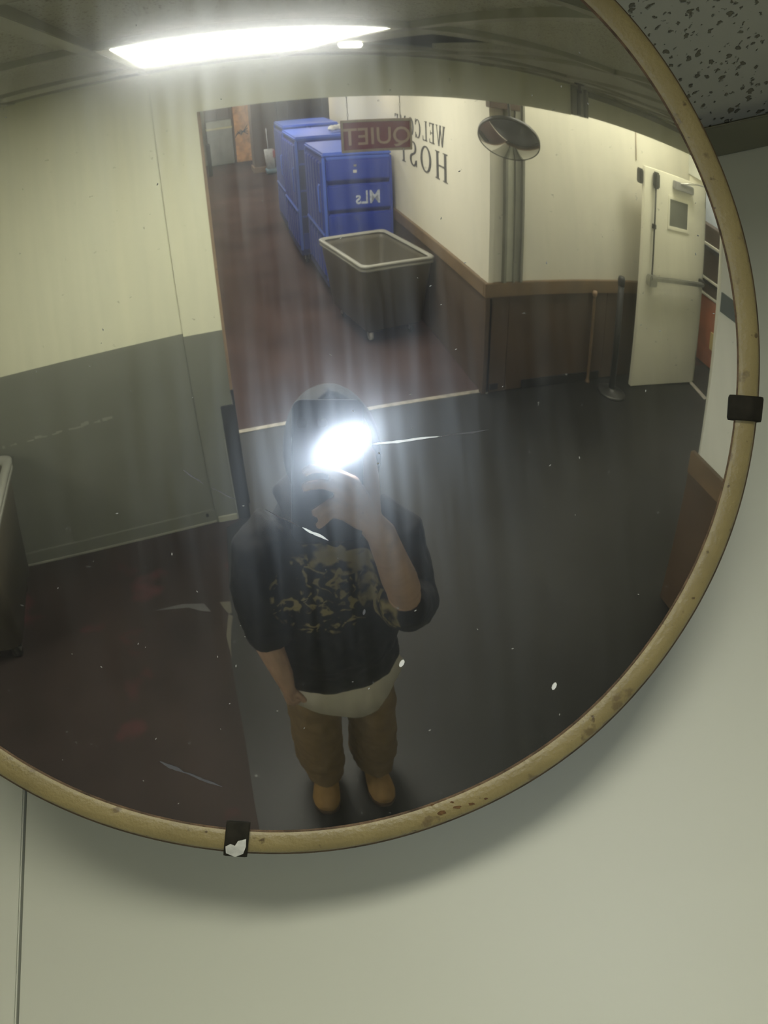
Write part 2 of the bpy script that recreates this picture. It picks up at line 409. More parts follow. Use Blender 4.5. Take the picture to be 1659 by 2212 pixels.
MB().box(-.20, -.087, BY + .0185, BY + .029, .003, .05).build('base_strip', mat('pale_toe2', (.3, .3, .22, 1), .6), jb, bevel=.003)
MB().box(-.05, .004, BY - .16, BY - .121, .82, 2.22).build('wood_edge_trim', woodtrim, jb, bevel=.004)
MB().box(-.05, .006, BY - .165, BY - .121, .003, .82).build('wood_edge_trim', blackm, jb)
# corridor's own left wall behind the jamb
struct(MB().box(-.72, -.6, -21.2, BY - .05, 0, 2.9).build('wall_corridor_left', hallwhite))
struct(MB().box(-.62, -.2108, BY - .12, BY - .02, 0, 2.9).build('wall_corridor_near', hallwhite))

hd = sempty('wall_header', 'cream header above the wide opening')
MB().hexa([(-.2100, BY, 2.2185), (-.2108, BY - .14, 2.2185), (2.24, BY - .14, 2.234), (2.24, BY, 2.234)],
          [(-.2108, BY, 2.9), (-.2108, BY - .14, 2.9), (2.24, BY - .14, 2.9), (2.24, BY, 2.9)]).build('header_panel', cream, hd)
MB().hexa([(2.40, BY, 2.247), (2.40, BY - .14, 2.247), (5.4, BY - .14, 2.235), (5.4, BY, 2.235)],
          [(2.40, BY, 2.9), (2.40, BY - .14, 2.9), (5.4, BY - .14, 2.9), (5.4, BY, 2.9)]).build('header_panel', cream, hd)
MB().box(2.24, 2.40, BY - .14, BY - .02, 2.242, 2.9).build('header_panel', greymet, hd)
pm = MB()
for a, b in ((2.243, 2.285), (2.318, 2.352), (2.372, 2.398)): pm.box(a, b, BY - .05, BY + .018, 2.238, 2.384)
pm.build('channel_post', greymet, hd, bevel=.002)
MB().box(2.285, 2.372, BY - .055, BY - .018, 2.240, 2.384).build('channel_web', darkmet, hd)
MB().box(2.41, 5.0, BY + .001, BY + .012, 2.352, 2.384).build('shadow_moulding', greymet, hd)

# ------------------------------------------------------------------ ceiling
ce = sempty('ceiling', 'suspended grid ceiling of fissured acoustic tiles')
GX = [-.2150 + .5812 * k for k in range(-5, 12)]   # -5 .. 11
GY = [.48, -.02, -.61, -1.56, -2.257, BY]
tile_me = {}
def tile(x0, x1, y0, y1, lab=None):
    key = (round(x1 - x0, 3), round(y1 - y0, 3))
    if key not in tile_me:
        o = MB().box(0, x1 - x0, 0, y1 - y0, 0, .016).build('ceiling_tile', tilem, ce, bevel=.0012); tile_me[key] = o
        o.location = (x0, y0, HC + .010 + (.0425 if y1 > .1 else 0)); return o
    o = tile_me[key].copy(); C.objects.link(o); o.parent = ce; o.location = (x0, y0, HC + .010 + (.0425 if y1 > .1 else 0)); return o
for i in range(len(GX) - 1):
    for j in range(len(GY) - 1):
        x0, x1, y1, y0 = GX[i] + .006, GX[i + 1] - .006, GY[j] - .006, GY[j + 1] + .006
        if abs(GX[i] + .215) < .01 and j == 2: continue                  # the lit fixture's own opening
        if i == 1 and j == 1: continue
        if i == 6 and j == 2: tile(x0, .52, y0, y1); tile(.83, x1, y0, y1); tile(.52, .83, -.86, y1); continue      # cut tiles leave a dark slot
        if i == 6 and j == 3: tile(x0, .52, y0, y1); tile(.52, x1, y0, -1.80); continue
        if j == 0: y1 = .44
        tile(x0, x1, y0, y1)
bars = MB()
def bar(name, x0, x1, y0, y1):
    return MB().box(x0, x1, y0, y1, HC, HC + .012).build(name, gridm, ce, bevel=.0008)
for x in GX[1:-1]: bar('grid_bar', x - .012, x + .012, BY + .005, -.03)
MB().box(GX[0], GX[-1], -.034, -.010, HC, HC + .056).build('step_trim', tbarm, ce, bevel=.001)
for y in GY[2:-1]:
    bar('grid_bar', GX[0], GX[-1], y - .012, y + .012)
MB().box(-3.3, 2.5, -.0246, -.0002, HC + .0424, HC + .0442, wallM).build('wall_angle', tbarm, ce, bevel=.0004)
MB().box(-3.3, 2.5, -.0012, -.0001, HC + .044, HC + .07, wallM).build('wall_angle', tbarm, ce)
struct(MB().box(-3.3, 5.6, BY, .6, 2.9, 2.95).build('ceiling', mat('dark_plenum', (.03, .028, .025, 1), .9)), 'dark slab above the suspended ceiling')
struct(MB().box(-.75, 6.6, -21.3, BY, 2.9, 2.95).build('ceiling', mat('corridor_ceiling', (.55, .54, .46, 1), .8)), 'plain ceiling over the corridor')
tag(MB().box(.42, .49, -1.40, -1.35, HC - .004, HC + .009).build('lamp_end', emis('lamp_end_glow', (1, .98, .88, 1), 5.0), None, bevel=.004), 'small glowing lamp end beside the large ceiling light', 'lamp')
# small sprinkler beside the gap
t = thing('sprinkler_head', 'small dark sprinkler head in the ceiling near the header post', 'sprinkler', (1.98, -2.0, HC + .009))
MB().lathe([(.001, -.001), (.034, -.001), (.034, -.006), (.012, -.010), (.012, -.03), (.001, -.03)], 20, Matrix.Translation((1.98, -2.0, HC + .009))).build('escutcheon', darkmet, t, True)
MB().box(1.965, 1.995, -2.003, -1.997, HC - .034, HC - .018).build('deflector', darkmet, t)

def fixture(x0, x1, y0, y1, label, dm_=None):
    t = thing('ceiling_light', label, 'ceiling light', ((x0 + x1) / 2, (y0 + y1) / 2, HC), 0, 'fluorescent troffers in the grid ceiling')
    a = MB()
    for q in ((x0, x1, y0, y0 + .022), (x0, x1, y1 - .022, y1), (x0, x0 + .022, y0 + .022, y1 - .022), (x1 - .022, x1, y0 + .022, y1 - .022)):
        a.box(q[0], q[1], q[2], q[3], HC + .0005, HC + .030)
    a.build('frame', fixframe, t)
    MB().box(x0 + .02, x1 - .02, y0 + .02, y1 - .02, HC + .0015, HC + .006).build('diffuser', dm_ or diffuser, t)
    b = MB()
    b.box(x0, x1, y0, y1, HC + .031, HC + .13); b.build('housing', fixframe, t)
    return t
fixture(-.2030, .3542, -1.548, -.622, 'large glowing ceiling light in the cream frame above the header')
fixture(GX[1] + .012, GX[2] - .012, -.598, -.04, 'ceiling light far to the left above the grey tub', diffuser_dim)

# ------------------------------------------------------------------ corridor walls
W2Y = -3.414
w2 = sempty('wall_back', 'off-white wall over brown wainscot across from the mirror')
MB().box(2.144, 5.12, W2Y - .14, W2Y, 0, 2.9).build('wall_body', hallwhite, w2)
wn = sempty('trim_1', 'brown wainscot panels under a brown rail')
px = [2.144, 2.37, 3.62, 5.05]
for a, b in zip(px[:-1], px[1:]):
    MB().box(a + .002, b - .002, W2Y, W2Y + .014, 0.006, .835).build('wainscot_panel', woodp, wn, bevel=.002)
MB().box(2.105, 5.05, W2Y, W2Y + .040, .835, .945).build('rail', woodr, wn, bevel=.004)
MB().box(2.56, 3.58, W2Y + .014, W2Y + .026, .006, .085).build('toe_kick', blackm, wn)
MB().box(2.20, 2.29, W2Y + .014, W2Y + .022, .03, .085).build('toe_kick', blackm, wn)
MB().box(2.118, 2.160, -3.445, -3.386, .006, .835).build('corner_bead', woodp, wn)
# corridor right wall
def hw(o_, y0, y1, x_in, x_out, z0, z1, name, m, par, bevel=0):
    a = [(hx(y0) - x_in, y0), (hx(y0) + x_out, y0), (hx(y1) + x_out, y1), (hx(y1) - x_in, y1)]
    return MB().hexa([(p[0], p[1], z0) for p in a], [(p[0], p[1], z1) for p in a]).build(name, m, par, bevel=bevel)
w3 = sempty('wall_right', 'white corridor wall with black lettering above brown wainscot')
hw(0, -3.55, -10.6, 0, .14, 0, 2.9, 'wall_body', hallwhite, w3)
hw(0, -3.40, -3.56, 0, .05, 0, 2.9, 'wall_body', hallwhite, w3)
ys = [-3.416 - 1.44 * k for k in range(6)]
wn2 = sempty('trim_2', 'brown wainscot along the corridor wall')
for a, b in zip(ys[:-1], ys[1:]): hw(0, a - .002, b + .002, .014, 0, .006, .835, 'wainscot_panel', woodp, wn2, .002)
hw(0, -3.41, -10.6, .040, 0, .835, .945, 'rail', woodr, wn2, .004)

# wall lettering, built letter by letter with serifs
def arc(cx, cy, rx, ry, tx, ty, a0, a1, n=14):
    o_ = [(cx + rx * math.cos(a0 + (a1 - a0) * i / n), cy + ry * math.sin(a0 + (a1 - a0) * i / n)) for i in range(n + 1)]
    i_ = [(cx + (rx - tx) * math.cos(a0 + (a1 - a0) * i / n), cy + (ry - ty) * math.sin(a0 + (a1 - a0) * i / n)) for i in range(n + 1)]
    return [[o_[i], o_[i + 1], i_[i + 1], i_[i]] for i in range(n)]
def rc(x0, y0, x1, y1): return [(x0, y0), (x1, y0), (x1, y1), (x0, y1)]
S_ = .035
GL = {
 'W': [[(0.0, 1), (.16, 1), (.36, .0), (.26, .0)], [(.31, 0), (.36, 0), (.52, .95), (.47, .95)], [(.42, 1), (.56, 1), (.76, .0), (.66, .0)], [(.71, 0), (.76, 0), (.96, 1), (.91, 1)], rc(-.05, 1 - S_, .22, 1), rc(.82, 1 - S_, 1.03, 1), rc(.40, 1 - S_, .60, 1)],
 'E': [rc(.08, 0, .22, 1), rc(0, 0, .62, .05), rc(0, .95, .60, 1), rc(.2, .49, .48, .54), rc(.57, 0, .62, .2), rc(.55, .8, .60, 1), rc(.45, .40, .48, .63)],
 'L': [rc(.08, 0, .22, 1), rc(0, 0, .60, .05), rc(0, .96, .32, 1), rc(.55, 0, .60, .24)],
 'C': arc(.40, .5, .40, .5, .14, .05, .75, 2 * PI - .75, 18) + [rc(.66, .68, .70, 1), rc(.66, 0, .70, .30)],
 'O': arc(.42, .5, .42, .5, .14, .05, 0, 2 * PI, 26),
 'M': [rc(.08, 0, .14, 1), [(.08, 1), (.24, 1), (.54, 0), (.44, 0)], [(.46, 0), (.50, 0), (.84, 1), (.78, 1)], rc(.78, 0, .92, 1), rc(0, 0, .22, S_), rc(.70, 0, 1, S_), rc(0, 1 - S_, .24, 1), rc(.78, 1 - S_, 1, 1)],
 'H': [rc(.08, 0, .22, 1), rc(.62, 0, .76, 1), rc(.2, .48, .64, .53), rc(0, 0, .30, S_), rc(.54, 0, .84, S_), rc(0, 1 - S_, .30, 1), rc(.54, 1 - S_, .84, 1)],
 'S': arc(.30, .74, .27, .26, .13, .06, .55, PI * 1.5, 14) + arc(.30, .26, .30, .26, .13, .06, -PI * .98, PI * .5, 16) + [rc(.52, .72, .56, .98), rc(0.0, .02, .04, .28)],
 'T': [rc(.24, 0, .38, 1), rc(0, .95, .62, 1), rc(0, .76, .04, 1), rc(.58, .76, .62, 1), rc(.14, 0, .48, S_)],
}
def wall_word(word, y_start, z0, h, wfac, adv, name, label):
    d = Vector((HAx, -1, 0)).normalized(); nrm = Vector((-1, -HAx, 0)).normalized()
    root = thing(name, label, 'lettering', (hx(y_start) - .001, y_start, z0))
    y = y_start
    for ch in word:
        org = Vector((hx(y), y, z0)) + nrm * .0015
        mt = frame_m(org, d * wfac, Vector((0, 0, h)), nrm)
        mb = MB()
        for k, pl_ in enumerate(GL[ch]): mb.poly(pl_, .003 + .0001 * k, mt)
        mb.build('letter', ink, root); y -= adv[ch]
    return root
wall_word('WELCOME', -4.40, 1.775, .168, .235, dict(W=.29, E=.215, L=.215, C=.235, O=.27, M=.30), 'wall_lettering', 'small black serif word WELCOME on the white corridor wall')
wall_word('HOST', -4.34, 1.50, .232, .40, dict(H=.46, O=.47, S=.36, T=.3), 'wall_lettering', 'larger black serif lettering HOST under the word WELCOME')

# grey channel running up the wall beside the corner
t = thing('wall_channel', 'grey metal channel running up the off-white wall behind the small round mirror', 'conduit', (2.38, W2Y, .946))
MB().box(2.284, 2.486, W2Y + .001, W2Y + .020, .946, 2.62).build('backplate', greymet, t)
for a, b in ((2.284, 2.310), (2.385, 2.402), (2.462, 2.486)): MB().box(a, b, W2Y + .020, W2Y + .045, .946, 2.62).build('flange', greymet, t, bevel=.003)
MB().box(2.312, 2.383, W2Y + .020, W2Y + .026, .95, 2.60).build('insert', mat('pale_insert', (.36, .36, .29, 1), .5), t)
tag(MB().box(2.09, 2.39, W2Y + .048, W2Y + .12, 2.165, 2.62).build('recess_block', woodp, None, bevel=.004), 'brown block in place of the recess above the small round mirror', 'box')  # solid brown block put where the corner has a brown recess
# thin surface conduit above the door
tag(MB().tube([(4.0, W2Y + .008, 2.0), (3.995, W2Y + .008, 2.2), (3.99, W2Y + .008, 2.6)], .006, 8).build('thin_pipe', mat('pipe_tan', (.5, .42, .33, 1), .5), None, True), 'thin tan pipe running up the wall beside the white door', 'pipe')

# ------------------------------------------------------------------ small second convex mirror
cm = Vector((2.15, -3.10, 1.990)); nz = Vector((-.38, .50, -.95)).normalized()
ux = nz.cross(Vector((0, 0, 1))).normalized(); uy = ux.cross(nz)
mt2 = frame_m(cm, ux, uy, nz)
t = thing('convex_mirror', 'small round convex mirror hung in the corner over the brown rail', 'mirror', cm)
Rr = .245; Rs = .55; z_r = math.sqrt(Rs ** 2 - Rr ** 2)
MB().lathe([(Rr * math.sin(k / 20 * PI / 2) + 1e-4, math.sqrt(Rs ** 2 - (Rr * math.sin(k / 20 * PI / 2)) ** 2) - z_r) for k in range(21)], 64, mt2).build('dome', chromem, t, True)
MB().lathe([(Rr - .002, .002), (Rr + .002, .004), (Rr + .006, .001), (Rr + .006, -.02), (Rr - .01, -.022)], 64, mt2).build('rim', darkmet, t, True)
MB().lathe([(.001, -.02), (Rr, -.021)], 48, mt2).build('back', backm, t)
MB().tube([cm - nz * .03, cm - nz * .10 + Vector((0, 0, .05)), Vector((2.20, -3.22, 2.50)), Vector((2.20, -3.22, 2.90))], .012, 10).build('bracket_arm', darkmet, t, True)

# ------------------------------------------------------------------ QUIET sign on chains
t = thing('hanging_sign', 'dark red QUIET sign hanging on two chains below the header', 'sign', (1.03, -2.9, 2.01))
p0 = Vector((.800, -2.9, 1.930)); p1 = Vector((1.262, -2.9, 1.935)); h = .164
e1 = (p1 - p0).normalized(); e2 = Vector((0, 0, 1)); wdt = (p1 - p0).length
ms = frame_m(p1, -e1, e2, Vector((0, 1, 0)))          # text runs toward -x when read from the mirror side
MB().box(0, wdt, 0, h, -.010, 0, ms).build('board', red, t, bevel=.002)
fr = MB(); k = .013
for q in ((0, wdt, 0, k), (0, wdt, h - k, h), (0, k, k, h - k), (wdt - k, wdt, k, h - k)): fr.box(*q, 0.0, .008, ms)
fr.build('frame', signfr, t, bevel=.002)
def text_mesh(s_, size, mtx, name, m, parent, ext=.0015, off=0, space=1.0):
    c_ = bpy.data.curves.new('t', 'FONT'); c_.body = s_; c_.size = size; c_.extrude = ext; c_.offset = off; c_.resolution_u = 3; c_.align_x = 'CENTER'; c_.space_character = space
    ob = bpy.data.objects.new('t', c_); C.objects.link(ob)
    bpy.context.view_layer.update()
    me = bpy.data.meshes.new_from_object(ob.evaluated_get(bpy.context.evaluated_depsgraph_get()))
    bpy.data.objects.remove(ob)
    me.transform(mtx); me.materials.clear(); me.materials.append(m)
    o_ = bpy.data.objects.new(name, me); C.objects.link(o_); o_.parent = parent
    o_.matrix_parent_inverse = parent.matrix_basis.inverted()
    return o_
text_mesh('QUIET', .122, ms @ Matrix.Translation((wdt / 2, .037, .0018)) @ Matrix.Diagonal((1.28, 1, 1, 1)), 'lettering', signlet, t, ext=.0016, off=.0008)
for x, xt in ((.847, .835), (1.187, 1.187)):
    ch = MB(); n = 34
    for i in range(n):
        f = i / (n - 1); c0 = Vector((x + (xt - x) * f, -2.9, 2.094 + .80 * f))
        hz = .80 / n * .62
        a = (1, 0, 0) if i % 2 else (0, 1, 0)
        pts = [c0 + Vector(a) * .004 * math.cos(q * PI / 3) + Vector((0, 0, 1)) * hz * math.sin(q * PI / 3) for q in range(6)]
        ch.tube(pts + [pts[0]], .0014, 5, cap=False)
    ch.build('chain', chain, t)

# ------------------------------------------------------------------ grey tub trucks
def rrect(cx, cy, hwid, hlen, r, z, n=5):
    out = []
    for qx, qy, a0 in ((1, 1, 0), (-1, 1, PI / 2), (-1, -1, PI), (1, -1, 1.5 * PI)):
        for i in range(n + 1):
            a = a0 + PI / 2 * i / n
            out.append(Vector((cx + qx * (hwid - r) + r * math.cos(a), cy + qy * (hlen - r) + r * math.sin(a), z)))
    return out
def ufork(cx, cy, wo, wi, z0, z1, z2):
    return MB().poly([(-wo, z0), (-wi, z0), (-wi, z1), (wi, z1), (wi, z0), (wo, z0), (wo, z2), (-wo, z2)], .04, frame_m((cx, cy + .02, 0), (1, 0, 0), (0, 0, 1), (0, -1, 0)))
def tub(label, loc, rz, wx, wyl, top, taper=.80, tap2=.78):
    t = thing('tub_truck', label, 'laundry tub', loc, rz, 'grey rolling poly tubs')
    inv = lambda mb: mb
    a, b = wx / 2, wyl / 2
    mb = MB(); zb = .14
    mb.rings([rrect(0, 0, a * taper, b * tap2, .06, zb), rrect(0, 0, a * .97, b * .97, .07, top - .06), rrect(0, 0, a * .985, b * .985, .07, top - .012),
              rrect(0, 0, a * .95, b * .955, .065, top - .012), rrect(0, 0, a * .93, b * .94, .065, top - .08), rrect(0, 0, a * (taper - .03), b * (tap2 - .02), .05, zb + .012)])
    o = mb.build('tub_shell', tubm, None, True); o.parent = t
    mb = MB()
    rr = []
    for dz, da in ((-.055, .0), (-.05, .012), (-.034, .012), (-.030, .002), (-.022, .002), (-.016, .016), (.0, .018), (.008, .008), (.006, -.022), (-.01, -.03)):
        rr.append(rrect(0, 0, a * .985 + da, b * .985 + da, .07, top + dz))
    mb.rings(rr, cap=False); o = mb.build('rim', tubrim, None, True); o.parent = t
    mb = MB(); mb.box(-a * .70, a * .70, -b * .72, b * .72, .105, .138); o = mb.build('dolly_base', darkmet, None, bevel=.004); o.parent = t
    for sx_, sy_ in ((1, 1), (1, -1), (-1, 1), (-1, -1)):
        cx, cy = sx_ * a * .58, sy_ * b * .60
        o = MB().tube([(cx - .016, cy, .048), (cx + .016, cy, .048)], .048, 20).build('caster', castm if sy_ > 0 and sx_ < 0 else blackm, None, True); o.parent = t
        f = ufork(cx, cy, .024, .018, .04, .098, .105)
        f2 = f.build('fork', steel, None); f2.parent = o
    return t
tub('empty grey rolling tub in front of the blue carts', (1.690, -5.16, 0), math.radians(-8), .83, 1.20, .80, .80, .80)
tub('grey rolling tub against the left wall', (-1.580, -1.79, 0), AL, .90, .86, .83, .74, .80)

# ------------------------------------------------------------------ blue linen carts
def cart(label, x0, x1, yf, yb, H, kind, logo=None):
    yaw = math.atan(HAx)
    t = thing('linen_cart', label, 'laundry cart', ((x0 + x1) / 2, (yf + yb) / 2, 0), yaw * .6, 'blue linen carts along the corridor wall')
    W = (x1 - x0) / 2; D = (yf - yb) / 2
    def P_(mb, name, m, bevel=.006, smooth=False, par=t):
        o = mb.build(name, m, None, smooth, bevel); o.parent = par; return o
    P_(MB().box(-W, W, -D, D, .13, .20), 'base', blued)
    P_(MB().box(-W + .02, W - .02, -D + .02, D - .06, .20, H - .05), 'body', bluem if kind == 'panel' else blued)
    P_(MB().box(-W, W, -D, D, H - .05, H), 'top', bluel if kind != 'panel' else bluel, .018)
    for sx_ in (-1, 1):
        for sy_ in (-1, 1):
            P_(MB().box(sx_ * W - .035 * (sx_ > 0), sx_ * W + .035 * (sx_ < 0), sy_ * D - .05 * (sy_ > 0), sy_ * D + .05 * (sy_ < 0), .20, H - .05), 'corner_post', bluel if sx_ < 0 else bluem)
    # front
    if kind == 'panel':
        zs = [(.24, .60), (.62, .94), (.972, 1.243), (1.280, H - .07)]
        for a, b in zs: P_(MB().box(-W + .045, W - .02, D - .055, D + .012, a, b), 'front_panel', bluem, .016)
        P_(MB().box(-W + .05, W - .03, D - .03, D + .004, H - .075, H - .045), 'top_lip', bluel)
        P_(MB().box(-.055, -.02, D + .012, D + .020, H - .15, H - .13), 'latch', steel, .002)
        P_(MB().box(-.065, -.02, D + .012, D + .018, H - .215, H - .185), 'label_plate', castm, .002)
    else:
        P_(MB().box(-W + .05, W - .05, D - .058, D - .04, H - .16, H - .052), 'front_lip', bluem)
        P_(MB().box(-W + .05, W - .05, D - .058, D - .03, .20, .42), 'front_lip', bluem)
        for zz in (.62, .95, 1.28): P_(MB().box(-W + .05, W - .05, D - .30, D - .05, zz, zz + .025), 'shelf', bluem)
    # ribbed side
    sd = -W
    n = 6
    for k in range(n):
        y0_ = -D + .06 + (2 * D - .12) * k / n; y1_ = y0_ + (2 * D - .12) / n - .03
        P_(MB().box(sd - .012, sd + .03, y0_, y1_, .74, H - .10), 'side_panel', bluem, .01)
        P_(MB().hexa([(sd - .014, y0_, .24), (sd + .03, y0_, .24), (sd + .03, y1_, .24), (sd - .014, y1_, .24)],
                     [(sd - .014, y0_, .62), (sd + .03, y0_, .62), (sd + .03, y1_, .70), (sd - .014, y1_, .70)]), 'side_panel', bluem, .01)
    P_(MB().box(sd - .02, sd + .01, -D + .04, D - .04, .70, .73), 'side_rail', bluel)
    P_(MB().tube([(sd - .02, D - .12, .95), (sd - .04, D - .12, .97), (sd - .04, D - .12, 1.23), (sd - .02, D - .12, 1.25)], .012, 8), 'handle', bluel, 0, True)
    for sx_, sy_ in ((1, 1), (1, -1), (-1, 1), (-1, -1)):
        cx, cy = sx_ * (W - .09), sy_ * (D - .12)
        o = P_(MB().tube([(cx - .018, cy, .055), (cx + .018, cy, .055)], .055, 18), 'caster', blackm, 0, True)
        P_(ufork(cx, cy, .028, .021, .05, .118, .128), 'fork', steel, 0, False, o)
    if logo:
        o = text_mesh(logo, .195, frame_m((.11, D + .0135, 1.035), (-1, 0, 0), (0, 0, 1), (0, 1, 0)), 'lettering', whiteink, t, .001, .003)
        o.matrix_parent_inverse = Matrix()
cart('nearest blue linen cart with four front panels and pale lettering', 1.405, 2.27, -6.11, -7.40, 1.575, 'panel', 'MLs')
cart('middle blue linen cart, open fronted, behind the lettered one', 1.365, 2.31, -7.60, -9.02, 1.625, 'open')
cart('farthest and tallest blue linen cart in the row', 1.455, 2.42, -9.22, -10.50, 1.66, 'open')
# crumpled plastic on top of the middle cart
cb = MB()
for k in range(5):
    a = Vector((1.95 + .07 * k, -7.9 - .05 * k, 1.668)); cb.lathe([(.001, .05), (.04, .035), (.06, 0), (.05, -.02), (.001, -.026)], 10, Matrix.Translation(a))
tag(remesh(cb, 'plastic_bag', castm, None, .012, 2, .012, 30), 'crumpled white plastic bag on top of the middle blue cart', 'bag')

# ------------------------------------------------------------------ far end of the corridor
fw_ = sempty('wall_far', 'brown panelled far wall of the corridor')
FY = -20.75
xs = [-.6, .40, .55, 1.46, 1.52, 2.05]
MB().box(-.72, .55, FY - .1, FY, 0, 2.9).build('wall_body', mat('far_pale', (.42, .43, .37, 1), .6), fw_)
x = .55
while x < 6.4:
    MB().box(x + .004, x + .416, FY - .1, FY, 0, 2.9).build('wall_board', farbrown, fw_, bevel=.006); x += .42
MB().box(.5, 6.6, FY - .14, FY - .1, 0, 2.9).build('wall_body', farred, fw_)
struct(MB().box(6.5, 6.6, -21, -3.45, 0, 2.9).build('wall_side', hallwhite))
t = thing('steel_cabinet', 'grey metal cabinet with a pale top band at the far end', 'cabinet', (1.0, FY + .35, 0))
MB().box(.565, 1.41, FY + .02, FY + .60, .02, 1.05).build('body', fargrey, t, bevel=.01)
MB().box(.555, 1.42, FY + .015, FY + .62, 1.05, 1.10).build('worktop', mat('pale_yellow', (.62, .58, .36, 1), .5), t, bevel=.005)
MB().box(.565, 1.41, FY + .02, FY + .58, 1.10, 1.29).build('upper_band', mat('band_grey', (.36, .37, .30, 1), .5), t, bevel=.01)
for a, b in ((.60, .98), (1.0, 1.38)): MB().box(a, b, FY + .60, FY + .615, .08, 1.0).build('door', fargrey, t, bevel=.006)
t = thing('wooden_column', 'bright orange wood column at the far end', 'column', (1.8, FY + .3, 0))
MB().box(1.50, 2.03, FY + .02, FY + .5, .01, 2.88).build('shaft', orangew, t, bevel=.01)
for k in range(4): MB().tube([(1.50 + .03 * k, FY + .51, .75 + .06 * k), (1.7, FY + .53, .95 - .05 * k), (1.95, FY + .52, .80 + .09 * k)], .012, 6).build('bracket', darkmet, t, True)
tag(MB().box(.44, .56, -18.2, -17.9, .0, .85).build('waste_bin', blackm, None, bevel=.02), 'black slim bin at the far left of the corridor', 'bin')
t = thing('wooden_cabinet', 'tall brown wooden cabinet standing before the far wall', 'cabinet', (2.15, -17.6, 0))
MB().box(1.78, 2.52, -17.95, -17.25, .12, 2.0).build('body', farbrown, t, bevel=.01)
for zz in (.55, .95, 1.35): MB().box(1.80, 2.5, -17.25, -17.235, zz, zz + .36).build('door', farbrown, t, bevel=.006)
MB().box(1.74, 2.30, -17.98, -17.16, .005, .15).build('plinth', woodtrim, t, bevel=.01)
# cleaning trolley
t = thing('cleaning_bucket', 'pale bucket and mop with a red cloth beside the brown cabinet', 'mop bucket', (2.20, -16.7, 0))
MB().rings([rrect(2.18, -16.75, .13, .16, .04, .03), rrect(2.20, -16.75, .16, .19, .05, .14)]).build('tray', mopb, t, True)
MB().rings([rrect(2.18, -16.75, .11, .13, .03, .14), rrect(2.16, -16.75, .13, .15, .03, .62)]).build('bucket', mop, t, True)
MB().tube([(2.15, -16.75, .3), (2.13, -16.78, 1.14)], .013, 8).build('handle', mop, t, True)
MB().box(2.22, 2.32, -16.72, -16.58, .40, .63).build('cloth', redm, t, bevel=.03)

# ------------------------------------------------------------------ white door standing open
dl = Vector((3.911, -3.181, 0)); dr_ = Vector((5.054, -3.121, 0)); du = (dr_ - dl).normalized(); dn = Vector((-du.y, du.x, 0))
dm = frame_m(dl, du, Vector((0, 0, 1)), dn * -1); DW = (dr_ - dl).length
dm = frame_m(dl, du, dn, (0, 0, 1))
dd = sempty('door_1', 'white metal fire door standing open against the wall')
MB().box(0, DW, -.045, 0, .008, 1.992, dm).build('door_leaf', doorm, dd, bevel=.003)
fr = MB()
wx0, wx1, wz0, wz1 = .43, .775, 1.55, 1.785
for q in ((wx0 - .03, wx1 + .03, wz0 - .03, wz0), (wx0 - .03, wx1 + .03, wz1, wz1 + .03), (wx0 - .03, wx0, wz0, wz1), (wx1, wx1 + .03, wz0, wz1)): fr.box(q[0], q[1], 0, .010, q[2], q[3], dm)
wf = fr.build('window_frame', doorm, dd, bevel=.002)
MB().box(wx0, wx1, .0005, .003, wz0, wz1, dm).build('pane', glassg, wf)
MB().tube([dm @ Vector((.148, .030, 1.10)), dm @ Vector((.148, .030, 1.52)), dm @ Vector((.155, .030, 1.93))], .010, 8).build('vertical_rod', darkmet, dd, True)
MB().box(.115, .205, .003, .055, 1.84, 1.975, dm).build('top_latch', darkmet, dd, bevel=.015)
MB().box(.130, .168, .003, .045, 1.50, 1.54, dm).build('rod_guide', darkmet, dd, bevel=.004)
pb = MB().box(.10, 1.11, .045, .085, 1.055, 1.10, dm).build('panic_bar', steel, dd, bevel=.010)
MB().box(.085, .21, .003, .075, 1.0, 1.10, dm).build('bar_housing', steel, dd, bevel=.010)
MB().box(1.06, 1.12, .003, .075, 1.05, 1.12, dm).build('bar_housing', darkmet, dd, bevel=.008)
MB().box(.47, .83, .003, .060, 1.885, 1.955, dm).build('door_closer', mat('closer_grey', (.26, .26, .25, 1), .5, .3), dd, bevel=.008)
MB().tube([dm @ Vector((.56, .065, 1.95)), dm @ Vector((.86, .09, 2.0)), dm @ Vector((1.22, .06, 2.01))], .008, 8).build('closer_arm', steel, dd, True)
for zz in (.25, 1.05, 1.80): MB().tube([dm @ Vector((DW + .008, -.01, zz)), dm @ Vector((DW + .008, -.01, zz + .11))], .010, 10).build('hinge', steel, dd, True)
MB().box(-.05, .0, -.09, -.02, 1.84, 1.96, dm).build('door_stop', darkmet, dd, bevel=.01)
# door frame round the opening beyond
df = sempty('trim_3')
MB().box(5.07, 5.12, -3.41, -3.15, 0, 2.10).build('door_jamb', doorm, df, bevel=.004)
MB().hexa([(5.06, -3.42, 2.04), (5.12, -3.42, 2.04), (5.0, -2.78, 2.04), (4.93, -2.78, 2.04)], [(5.06, -3.42, 2.9), (5.12, -3.42, 2.9), (5.0, -2.78, 2.9), (4.93, -2.78, 2.9)]).build('opening_head', rightwhite, df)
MB().hexa([(4.99, -3.12, 0.001), (5.06, -3.12, 0.001), (4.99, -2.80, 0.001), (4.91, -2.80, 0.001)], [(4.99, -3.12, .008), (5.06, -3.12, .008), (4.99, -2.80, .008), (4.91, -2.80, .008)]).build('sill_plate', stripm, df)
